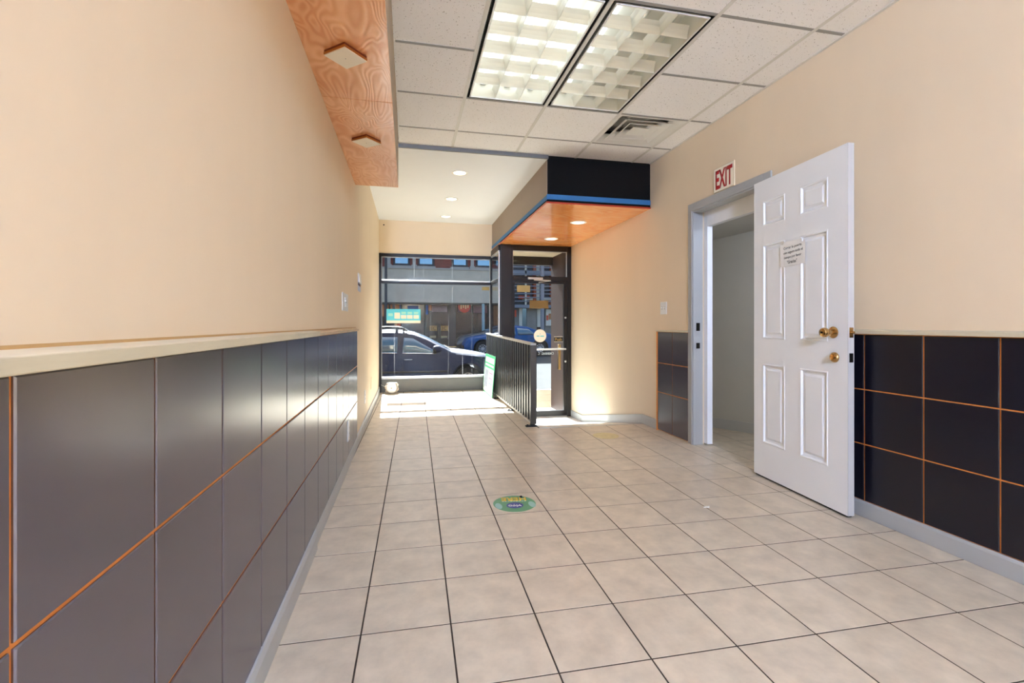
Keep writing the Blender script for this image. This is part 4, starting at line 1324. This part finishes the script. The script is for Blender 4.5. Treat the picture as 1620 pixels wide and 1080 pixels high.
def car(name, label, loc, rz, paint, top, belt, width, bottom, wheels, wr, side_wins, shield, rear_glass, rails=False, mould=None, handles=(), mirror=None, gaps=()):
    t = thing(name, label, 'car', loc, rz)
    T_ = lambda x: lerp_tab(top, x)
    B_ = lambda x: min(lerp_tab(belt, x), lerp_tab(top, x) - 0.02)
    W_ = lambda x: lerp_tab(width, x)
    b_ = lambda x: lerp_tab(bottom, x)
    def section(x):
        tz, bz, w, bo = T_(x), B_(x), W_(x), b_(x)
        k = min(1.0, max(0.0, (tz - bz - 0.03) / 0.42))
        half = [(w - 0.10, bo), (w - 0.02, bo + 0.10), (w, bo + 0.30 * (bz - bo) + 0.05), (w - 0.008, bz - 0.12), (w - 0.035, bz),
                (w - 0.05 - 0.17 * k, max(bz + 0.004, tz - 0.055)), (w - 0.11 - 0.20 * k, tz - 0.012), (w * 0.45, tz + 0.012), (0.0, tz + 0.018)]
        return half
    xs = sorted(set([round(x, 3) for x, _ in top] + [round(x, 3) for x, _ in width]))
    fine = []
    for a, b in zip(xs[:-1], xs[1:]):
        n = max(1, int((b - a) / 0.11))
        fine += [a + (b - a) * i / n for i in range(n)]
    fine.append(xs[-1])
    mb = MB()
    rings = []
    for x in fine:
        h = section(x)
        ring = [(x, -y, z) for y, z in h] + [(x, y, z) for y, z in reversed(h[:-1])]
        rings.append(ring)
    m = len(rings[0])
    vv = [p for r in rings for p in r]
    ff = []
    for i in range(len(rings) - 1):
        for k in range(m):
            ff.append((i * m + k, i * m + (k + 1) % m, (i + 1) * m + (k + 1) % m, (i + 1) * m + k))
    ff += [tuple(range(m)), tuple((len(rings) - 1) * m + k for k in reversed(range(m)))]
    mb.add(vv, ff)
    me = mb.mesh('body')
    me.materials.append(paint)
    me.materials.append(M_plast)
    body = bpy.data.objects.new('body', me)
    COL.objects.link(body)
    cut = MB()
    for wx in wheels:
        cut.cyl((wx, -1.3, wr + 0.01), (wx, 1.3, wr + 0.01), wr + 0.085, n=28)
    cme = cut.mesh('arch_cut')
    cme.materials.append(paint)
    cme.materials.append(M_plast)
    for p in cme.polygons:
        p.material_index = 1
    co = bpy.data.objects.new('arch_cut', cme)
    COL.objects.link(co)
    bo = body.modifiers.new('cut', 'BOOLEAN')
    bo.operation = 'DIFFERENCE'
    bo.object = co
    bo.solver = 'EXACT'
    bpy.context.view_layer.update()
    new = bpy.data.meshes.new_from_object(body.evaluated_get(bpy.context.evaluated_depsgraph_get()))
    body.modifiers.clear()
    body.data = new
    new.name = 'body'
    bpy.data.objects.remove(co)
    new.shade_smooth()
    new.set_sharp_from_angle(angle=math.radians(32))
    body.parent = t
    def side_y(x, z, off=0.004):
        h = section(x)
        for (y0, z0), (y1, z1) in zip(h[3:-1], h[4:]):
            if z0 <= z <= z1 + 1e-6:
                return y0 + (y1 - y0) * (z - z0) / max(1e-6, z1 - z0) + off
        return h[2][0] + off
    def strip(nm, lo, hi, n, mt, off=0.005, parent=t, both=True):
        """surface strip between a lower and an upper edge line, following the body side"""
        for s in ((-1, 1) if both else (-1,)):
            v, f = [], []
            for i in range(n + 1):
                u = i / n
                xl, zl = lerp_pt(lo, u)
                xh, zh = lerp_pt(hi, u)
                for kk in range(3):
                    a = kk / 2
                    x, z = xl + (xh - xl) * a, zl + (zh - zl) * a
                    v.append((x, s * side_y(x, z, off), z))
            for i in range(n):
                for kk in range(2):
                    f.append((i * 3 + kk, (i + 1) * 3 + kk, (i + 1) * 3 + kk + 1, i * 3 + kk + 1))
            mm = MB()
            mm.add(v, f)
            me_ = mm.mesh(nm)
            ob = obj(nm, me_, mt, parent)
            sd = ob.modifiers.new('solid', 'SOLIDIFY')
            sd.thickness = 0.006
            sd.offset = 0
            me_.shade_smooth()
    def lerp_pt(pl, u):
        n = len(pl) - 1
        k = min(n - 1, int(u * n))
        a = u * n - k
        return (pl[k][0] + (pl[k + 1][0] - pl[k][0]) * a, pl[k][1] + (pl[k + 1][1] - pl[k][1]) * a)
    for lo, hi in side_wins:
        strip('side_window', lo, hi, 8, M_carglass)
        strip('window_trim', [(p[0], p[1] - 0.022) for p in lo], [(p[0], p[1] - 0.004) for p in lo], 8, M_chrome if rails else M_plast, 0.007)
    def cross_glass(nm, x0, x1):
        mm = MB()
        v, f = [], []
        n = 6
        for i in range(n + 1):
            x = x0 + (x1 - x0) * i / n
            h = section(x)
            yy = h[6][0] - 0.02
            z6, z7, z8 = h[6][1], h[7][1], h[8][1]
            for y, z in ((-yy, z6), (-h[7][0], z7), (0, z8), (h[7][0], z7), (yy, z6)):
                v.append((x, y, z + 0.008))
        for i in range(n):
            for k in range(4):
                f.append((i * 5 + k, i * 5 + k + 1, (i + 1) * 5 + k + 1, (i + 1) * 5 + k))
        mm.add(v, f)
        me_ = mm.mesh(nm)
        ob = obj(nm, me_, M_carglass, t)
        sd = ob.modifiers.new('solid', 'SOLIDIFY')
        sd.thickness = 0.008
        me_.shade_smooth()
    cross_glass('windshield', *shield)
    cross_glass('rear_window', *rear_glass)
    for wx in wheels:
        for s in (-1, 1):
            w = lerp_tab(width, wx)
            org = (wx, s * (w - 0.22), wr)
            ty = MB().lathe([(wr * 0.52, 0.0), (wr * 0.93, 0.0), (wr, 0.03), (wr, 0.17), (wr * 0.94, 0.2), (wr * 0.56, 0.205), (wr * 0.54, 0.16)], 32, (0, s, 0), org).build('wheel', M_tyre, t, smooth=True)
            MB().lathe([(wr * 0.53, 0.10), (wr * 0.56, 0.207), (wr * 0.51, 0.205), (wr * 0.49, 0.11)], 32, (0, s, 0), org, closed=True).build('rim', M_rim, ty, smooth=True)
            hub = MB().lathe([(wr * 0.16, 0.12), (wr * 0.16, 0.195), (wr * 0.10, 0.2)], 16, (0, s, 0), org)
            for k in range(10):
                a = 2 * PI * k / 10 + 0.15
                c_, s_ = math.cos(a), math.sin(a)
                p0 = Vector((wx + c_ * wr * 0.12, org[1] + s * 0.185, wr + s_ * wr * 0.12))
                p1 = Vector((wx + c_ * wr * 0.52, org[1] + s * 0.195, wr + s_ * wr * 0.52))
                hub.cyl(p0, p1, wr * 0.045, wr * 0.06, n=6)
            hub.build('spokes', M_rim, ty)
            MB().lathe([(wr * 0.53, 0.03), (wr * 0.53, 0.05)], 20, (0, s, 0), org).build('brake_disc', M_plast, ty)
            # lip round the wheel arch
            n = 18
            v, f = [], []
            for i in range(n + 1):
                a = PI * (-0.02 + 1.04 * i / n)
                for r in (wr + 0.078, wr + 0.108):
                    x, z = wx + math.cos(a) * r, wr + 0.01 + math.sin(a) * r
                    v.append((x, s * (lerp_tab(width, x) + 0.004), max(z, 0.18)))
            for i in range(n):
                f.append((i * 2, i * 2 + 1, i * 2 + 3, i * 2 + 2))
            mm = MB()
            mm.add(v, f)
            ob = obj('arch_lip', mm.mesh('arch_lip'), paint, t)
            sd = ob.modifiers.new('solid', 'SOLIDIFY')
            sd.thickness = 0.02
            sd.offset = 0
    if mould:
        strip('side_moulding', [(mould[0], mould[2] - 0.03), (mould[1], mould[2] - 0.03)], [(mould[0], mould[2] + 0.02), (mould[1], mould[2] + 0.02)], 10, M_plast, 0.012)
        strip('sill_trim', [(mould[0], 0.235), (mould[1], 0.235)], [(mould[0], 0.33), (mould[1], 0.33)], 10, M_plast, 0.0)
    for gx, z0, z1 in gaps:
        strip('door_gap', [(gx - 0.005, z0), (gx + 0.005, z0)], [(gx - 0.005, z1), (gx + 0.005, z1)], 1, M_plast, 0.002)
    for hx_, hz in handles:
        for s in (-1, 1):
            y = s * (lerp_tab(width, hx_) + 0.022)
            mm = MB()
            mm.tube([(hx_ - 0.10, y - s * 0.03, hz - 0.004), (hx_ - 0.085, y, hz), (hx_ + 0.085, y, hz + 0.004), (hx_ + 0.10, y - s * 0.03, hz + 0.004)], 0.013, 8)
            mm.build('door_handle', M_chrome if rails else paint, t, smooth=True)
    if mirror:
        mx_, mz = mirror
        for s in (-1, 1):
            y = s * (side_y(mx_, mz, 0.0))
            mm = MB()
            mm.lathe([(0.02, -0.10), (0.075, -0.085), (0.095, -0.02), (0.085, 0.05), (0.05, 0.10), (0.01, 0.12)], 16, (1, 0, 0), (mx_, y + s * 0.15, mz + 0.05))
            mm.cyl((mx_ - 0.02, y - s * 0.02, mz - 0.03), (mx_ - 0.02, y + s * 0.12, mz + 0.0), 0.035, n=10)
            ms = mm.build('mirror', paint, t, smooth=True)
            MB().lathe([(0.086, -0.02), (0.09, -0.075), (0.06, -0.104)], 16, (1, 0, 0), (mx_, y + s * 0.15, mz + 0.03)).build('mirror_base', M_plast, ms, smooth=True)
    nose = fine[-1]
    for s in (-1, 1):
        w = lerp_tab(width, nose - 0.18)
        zt = T_(nose - 0.2)
        mm = MB()
        mm.hexa([(nose - 0.42, s * (w - 0.005), zt - 0.16), (nose - 0.10, s * (w - 0.09), zt - 0.26), (nose - 0.06, s * (w - 0.24), zt - 0.26), (nose - 0.30, s * (w - 0.22), zt - 0.16)],
                [(nose - 0.40, s * (w - 0.02), zt - 0.06), (nose - 0.14, s * (w - 0.14), zt - 0.10), (nose - 0.12, s * (w - 0.26), zt - 0.10), (nose - 0.30, s * (w - 0.24), zt - 0.04)])
        hl = mm.build('headlamp', M_lamp, t, 0.01)
        MB().box(nose - 0.40, nose - 0.28, min(s * (w + 0.004), s * (w - 0.03)), max(s * (w + 0.004), s * (w - 0.03)), zt - 0.15, zt - 0.08).build('indicator', M_amber, hl, 0.004)
    MB().box(nose - 0.05, nose + 0.012, -0.42, 0.42, b_(nose) + 0.02, b_(nose) + 0.2).build('grille', M_plast, t, 0.01)
    if rails:
        for s in (-1, 1):
            mm = MB()
            pts = []
            for i in range(9):
                x = -2.75 + i * (2.75 - 1.46) / 8
                pts.append((x, s * 0.60, T_(x) + 0.075 - (0.06 if i in (0, 8) else 0.0)))
            mm.tube(pts, 0.022, 8)
            for x in (-2.7, -1.55):
                mm.cyl((x, s * 0.60, T_(x) - 0.01), (x, s * 0.60, T_(x) + 0.07), 0.028, n=10)
            mm.build('roof_rail', M_plast, t, smooth=True)
        for x in (-2.3, -1.72):
            MB().box(x - 0.04, x + 0.04, -0.62, 0.62, T_(x) + 0.075, T_(x) + 0.105).build('roof_bar', M_alu, t, 0.008)
        mm = MB()
        mm.tube([(-0.42, -0.55, 1.085), (-0.52, -0.15, 1.15)], 0.012, 6)
        mm.tube([(-0.40, 0.1, 1.10), (-0.50, 0.5, 1.15)], 0.012, 6)
        mm.build('wiper', M_plast, t)
    return t

P_navy = mat('navy_paint', (7, 24, 62), 0.5, spec=0.25)
P_blue = mat('blue_paint', (34, 84, 140), 0.35, spec=0.2)
P_slate = mat('slate_paint', (46, 60, 72), 0.3, metal=0.3, coat=1.0)
car('parked_suv', 'dark blue estate car with roof bars parked outside the window', (1.446, 12.5, -0.65), 0, P_navy,
    [(-3.45, 0.80), (-3.40, 1.00), (-3.32, 1.14), (-3.15, 1.33), (-2.85, 1.49), (-2.4, 1.545), (-1.9, 1.565), (-1.55, 1.55), (-1.3, 1.505), (-1.0, 1.385), (-0.7, 1.225), (-0.42, 1.075), (-0.28, 1.055), (0.06, 1.015), (0.4, 0.955), (0.65, 0.89), (0.80, 0.80), (0.9, 0.62)],
    [(-3.45, 0.96), (-2.0, 1.02), (-0.7, 0.985), (-0.2, 0.965), (0.4, 0.90), (0.9, 0.6)],
    [(-3.45, 0.70), (-3.2, 0.80), (-2.6, 0.885), (-0.4, 0.895), (0.2, 0.885), (0.55, 0.83), (0.78, 0.72), (0.9, 0.55)],
    [(-3.45, 0.38), (-3.1, 0.25), (-0.6, 0.22), (0.5, 0.24), (0.9, 0.32)], (0.0, -2.68), 0.335,
    [([(-1.575, 1.035), (-1.2, 1.028), (-0.78, 1.012)], [(-1.545, 1.385), (-1.33, 1.37), (-0.80, 1.06)]),
     ([(-2.42, 1.05), (-1.70, 1.038)], [(-2.38, 1.40), (-1.69, 1.40)]),
     ([(-3.08, 1.08), (-2.50, 1.055)], [(-2.92, 1.30), (-2.47, 1.39)])],
    (-1.27, -0.45), (-3.33, -2.90), rails=True, mould=(-2.2, -0.50, 0.575), handles=((-1.44, 0.865), (-2.36, 0.875)), mirror=(-0.76, 1.06),
    gaps=((-1.56, 0.36, 0.98), (-0.46, 0.36, 0.93), (-2.45, 0.55, 0.98)))
SED = dict(top=[(-3.55, 0.72), (-3.48, 0.95), (-3.2, 1.02), (-2.9, 1.07), (-2.6, 1.18), (-2.2, 1.32), (-1.7, 1.38), (-1.35, 1.35), (-1.0, 1.23), (-0.6, 1.03), (-0.45, 0.985), (0.0, 0.93), (0.4, 0.86), (0.62, 0.78), (0.72, 0.70), (0.80, 0.55)],
    belt=[(-3.55, 0.86), (-2.0, 0.93), (-0.6, 0.90), (0.3, 0.82), (0.8, 0.5)],
    width=[(-3.55, 0.66), (-3.3, 0.78), (-2.6, 0.86), (-0.3, 0.875), (0.3, 0.85), (0.6, 0.74), (0.8, 0.55)],
    bottom=[(-3.55, 0.38), (-3.0, 0.22), (0.4, 0.2), (0.8, 0.26)], wheels=(0.0, -2.7), wr=0.34,
    side_wins=[([(-1.55, 0.96), (-0.82, 0.945)], [(-1.52, 1.26), (-1.02, 1.15)]), ([(-2.45, 0.99), (-1.65, 0.965)], [(-2.2, 1.22), (-1.63, 1.28)])],
    shield=(-1.32, -0.62), rear_glass=(-2.85, -2.25), handles=((-1.35, 0.80), (-2.3, 0.82)), mirror=(-0.85, 0.95), gaps=((-1.6, 0.3, 0.9), (-0.55, 0.3, 0.86)))
car('sedan_car', 'bright blue sedan across the street with alloy wheels', (3.318, 22.2, -0.385), PI, P_blue, **SED)
car('sedan_car', 'dark slate sedan parked behind the bright blue sedan', (3.2, 24.5, -0.35), PI, P_slate, **SED)

# ------------------------------------------------------------------ buildings across the street
M_brick = brick_mat()
M_stone = mat('grey_stone', (178, 172, 166), 0.8, var=0.06, vscale=3)
M_fascia = mat('grey_fascia', (198, 188, 172), 0.8, var=0.08, vscale=2.5, bump=0.2, bscale=30)
M_navyfr = mat('navy_window_frame', (26, 30, 48), 0.4)
M_skyglass = mat('reflecting_pane', (120, 150, 180), 0.06, metal=0.85)
M_shop = mat('dark_shop_pane', (30, 32, 36), 0.12, spec=0.6)
FY = 27.0
bd = thing('brick_building', 'red brick building across the street with a grey shop fascia', 'building', (0, FY, -0.22))
ZO = 0.22
def fb(name, m, x0, x1, y0, y1, z0, z1, parent=bd, bevel=0.0):
    return MB().box(x0, x1, y0, y1, z0 + ZO, z1 + ZO).build(name, m, parent, bevel)
fb('brick_wall', M_brick, -12, 5.6, 0.12, 6.0, 4.2, 7.6)
fb('cornice', M_stone, -12.1, 5.6, -0.2, 6.0, 7.6, 7.9)
fb('fascia', M_fascia, -12, 5.6, -0.25, 0.3, 2.27, 4.12)
fb('fascia_top', M_stone, -12, 5.6, -0.3, 0.2, 4.12, 4.2)
fb('fascia_foot', M_plast, -12, 5.6, -0.2, 0.25, 2.17, 2.27)
fb('shop_back', M_shop, -12, 5.6, 0.3, 6.0, -0.2, 4.2)
for x in (-7.75, -5.85, -3.95, -2.67, -0.35, 0.985, 2.88, 4.25):
    hw = 0.45
    w = fb('window', M_navyfr, x - hw, x + hw, 0.05, 0.16, 4.32, 6.3)
    MB().box(x - hw + 0.11, x + hw - 0.11, 0.035, 0.05, 4.44 + ZO, 5.3 + ZO).build('glazing', M_skyglass, w)
    MB().box(x - hw + 0.11, x + hw - 0.11, 0.035, 0.05, 5.4 + ZO, 6.2 + ZO).build('glazing', M_skyglass, w)
    fb('window_sill', M_stone, x - hw - 0.08, x + hw + 0.08, -0.02, 0.14, 4.2, 4.32)
for x in (-6.8, -1.03, 0.335, 3.6):
    fb('pilaster', M_stone, x - 0.09, x + 0.09, 0.02, 0.14, 4.35, 6.4)
    fb('pilaster_base', M_stone, x - 0.15, x + 0.15, -0.02, 0.14, 4.2, 4.38)
fb('brick_pier', M_brick, 1.475, 2.38, 0.04, 0.13, 4.2, 7.6)
# shop fronts at street level
for x0, x1 in ((-11.8, -9.2), (-9.1, -6.6), (-6.5, -4.0), (-3.9, -1.6), (-1.5, -0.4), (-0.34, 0.9), (0.96, 2.26), (2.68, 3.60), (3.66, 4.50), (4.56, 5.5)):
    fb('shop_pane', M_shop, x0, x1, 0.24, 0.29, 0.25, 2.17)
    fb('stall_riser', M_plast, x0, x1, 0.2, 0.29, -0.2, 0.25)
    fb('mullion', M_plast, x1, x1 + 0.06, 0.15, 0.29, -0.2, 2.17)
fb('brown_pier', mat('brown_pier', (92, 78, 72), 0.7, var=0.15, vscale=5), 2.28, 2.66, 0.1, 0.3, -0.2, 2.17)
C_ = dict(orange=(214, 140, 96), blue=(52, 98, 170), pink=(150, 118, 118), red=(216, 92, 60), yellow=(196, 148, 74), beige=(176, 160, 120), tan=(176, 124, 80), violet=(88, 96, 160), maroon=(128, 84, 88))
def poster(c, x0, x1, z0, z1, nm='window_poster'):
    return fb(nm, mat('bill_' + c, C_[c], 0.7, var=0.12, vscale=6), x0, x1, 0.215, 0.235, z0, z1)
for c, x0, x1, z0, z1 in (('orange', -1.42, -1.30, 1.5, 2.16), ('orange', -1.14, -1.05, 1.6, 2.16), ('orange', -0.95, -0.85, 1.6, 2.16), ('orange', -0.70, -0.47, 1.86, 2.16), ('violet', -0.46, -0.36, 1.6, 2.16),
                           ('blue', -0.02, 0.57, 1.86, 2.10), ('blue', 0.98, 1.11, 1.62, 2.15), ('orange', 1.13, 1.30, 1.84, 2.15), ('pink', 1.32, 2.18, 1.76, 2.12), ('red', -0.60, -0.36, 0.88, 1.1), ('orange', -0.72, -0.6, 0.88, 1.1),
                           ('yellow', 1.2, 1.6, 0.70, 0.98), ('yellow', 1.79, 2.23, 0.70, 0.98), ('beige', 1.2, 1.55, 0.30, 0.42), ('beige', 1.75, 2.2, 0.30, 0.40), ('maroon', 3.68, 4.48, 1.72, 2.16), ('maroon', 2.75, 3.55, 1.75, 2.16), ('tan', 4.86, 5.4, 0.8, 2.15)):
    poster(c, x0, x1, z0, z1)
for tx, x in (('3C', 2.0), ('EC', 1.4)):
    lettering('sign_letters', tx, 0.3, 0.2, mat('sign_brown', (96, 52, 30), 0.6), bd, (x, 0.214, 0.84 + ZO), (1, 0, 0), (0, 0, 1), bold=0.02)
mb = MB()
a = [(3.15 + 0.36 * math.cos(2 * PI * k / 28), 2.13 + ZO + 0.40 * math.sin(2 * PI * k / 28)) for k in range(28)]
a = [(x, min(z, 2.2 + ZO)) for x, z in a]
mb.prism(a, 'y', 0.10, 0.14)
rs = mb.build('round_sign', mat('sign_orange_red', (226, 70, 44), 0.5), bd)
for k in range(4):
    x = 2.93 + k * 0.13
    MB().box(x, x + 0.07, 0.095, 0.1, 1.95 + ZO + 0.05 * (k % 2), 2.18 + ZO).build('sign_letter', mat('sign_pale', (250, 214, 160), 0.5), rs)

b2 = thing('slatted_building', 'pale shop building across the street with grey slatted upper screens', 'building', (5.65, FY, -0.22))
def gb(name, m, x0, x1, y0, y1, z0, z1, parent=b2):
    return MB().box(x0 - 5.65, x1 - 5.65, y0, y1, z0 + ZO, z1 + ZO).build(name, m, parent)
M_pale = mat('pale_front', (226, 224, 214), 0.7)
M_greyp = mat('grey_front', (140, 140, 138), 0.7, var=0.1, vscale=4)
M_bluegrey = mat('bluegrey_bar', (122, 128, 142), 0.5)
gb('back_wall', mat('dim_back', (92, 96, 104), 0.8), 5.65, 16, 0.6, 6.0, -0.2, 7.6)
gb('deck', M_bluegrey, 5.65, 16, -0.3, 0.6, 2.02, 2.2)
gb('deck', M_bluegrey, 5.65, 16, -0.2, 0.6, 4.0, 4.2)
for k in range(22):
    z = 2.38 + k * 0.22
    if 3.95 < z < 4.25:
        continue
    gb('screen_slat', M_bluegrey, 5.65, 16, -0.28, -0.2, z, z + 0.055)
for x in (6.65, 9.4, 11.2):
    gb('screen_post', M_pale, x, x + 0.09, -0.2, -0.1, 2.2, 7.4)
for x in (7.3, 8.36, 10.3):
    gb('orange_post', mat('terracotta', (188, 98, 68), 0.7), x, x + 0.16, 0.3, 0.6, 2.2, 7.4)
    gb('pale_post', M_pale, x + 0.17, x + 0.36, 0.3, 0.6, 2.2, 7.4)
for x0, x1, z0, z1, c in ((6.35, 7.0, 2.55, 2.75, 'red'), (6.6, 7.2, 2.5, 2.6, None), (7.9, 8.5, 2.5, 2.62, None)):
    gb('balcony_box', M_pale if c is None else mat('bill_red', C_['red'], 0.7), x0, x1, 0.1, 0.3, z0, z1)
for k in range(9):
    x0 = 5.75 + k * 1.12
    gb('front_panel', M_greyp, x0, x0 + 0.62, 0.3, 0.6, -0.2, 2.02)
    gb('pale_panel', M_pale, x0 + 0.64, x0 + 0.84, 0.25, 0.6, 0.9, 2.02)
    gb('glass_panel', M_skyglass, x0 + 0.86, x0 + 1.1, 0.3, 0.6, 0.2, 2.02)
gb('white_sign', M_pale, 8.0, 8.5, 0.1, 0.2, 0.98, 1.95)
gb('sign_print', mat('bill_red', C_['red'], 0.7), 8.02, 8.14, 0.08, 0.1, 1.3, 1.6)
gb('sign_print', mat('bill_tan', C_['tan'], 0.7), 8.16, 8.46, 0.08, 0.1, 1.35, 1.7)
gb('red_sign', mat('bill_red', C_['red'], 0.7), 5.95, 6.2, 0.1, 0.2, 1.5, 1.9)

def street_pole(name, label, x, y, z0, h, r, m):
    t = thing(name, label, 'pole', (x, y, z0))
    MB().lathe([(r * 1.7, 0), (r * 1.7, 0.12), (r * 1.1, 0.2), (r, 0.4), (r * 0.9, h)], 16).build('shaft', m, t, smooth=True)
    MB().lathe([(r * 0.9, h), (r * 1.1, h + 0.02), (r * 0.4, h + 0.06)], 16).build('cap', m, t, smooth=True)
    return t
street_pole('street_pole', 'dark pole across the street at the left edge of the window', -1.14, 25.9, -0.22, 7.5, 0.075, mat('dark_pole', (52, 56, 66), 0.5))
street_pole('street_pole', 'pale blue grey pole across the street near the blue sedan', 4.06, 25.95, -0.22, 2.35, 0.085, mat('paleblue_pole', (150, 176, 186), 0.5))
street_pole('street_pole', 'tall grey pole across the street seen through the door', 7.43, 25.9, -0.22, 7.5, 0.11, mat('grey_pole', (140, 142, 152), 0.5))
street_pole('street_post', 'short dark post in front of the shop signs', 1.66, 25.9, -0.22, 1.3, 0.085, mat('black_pole', (34, 34, 38), 0.5))
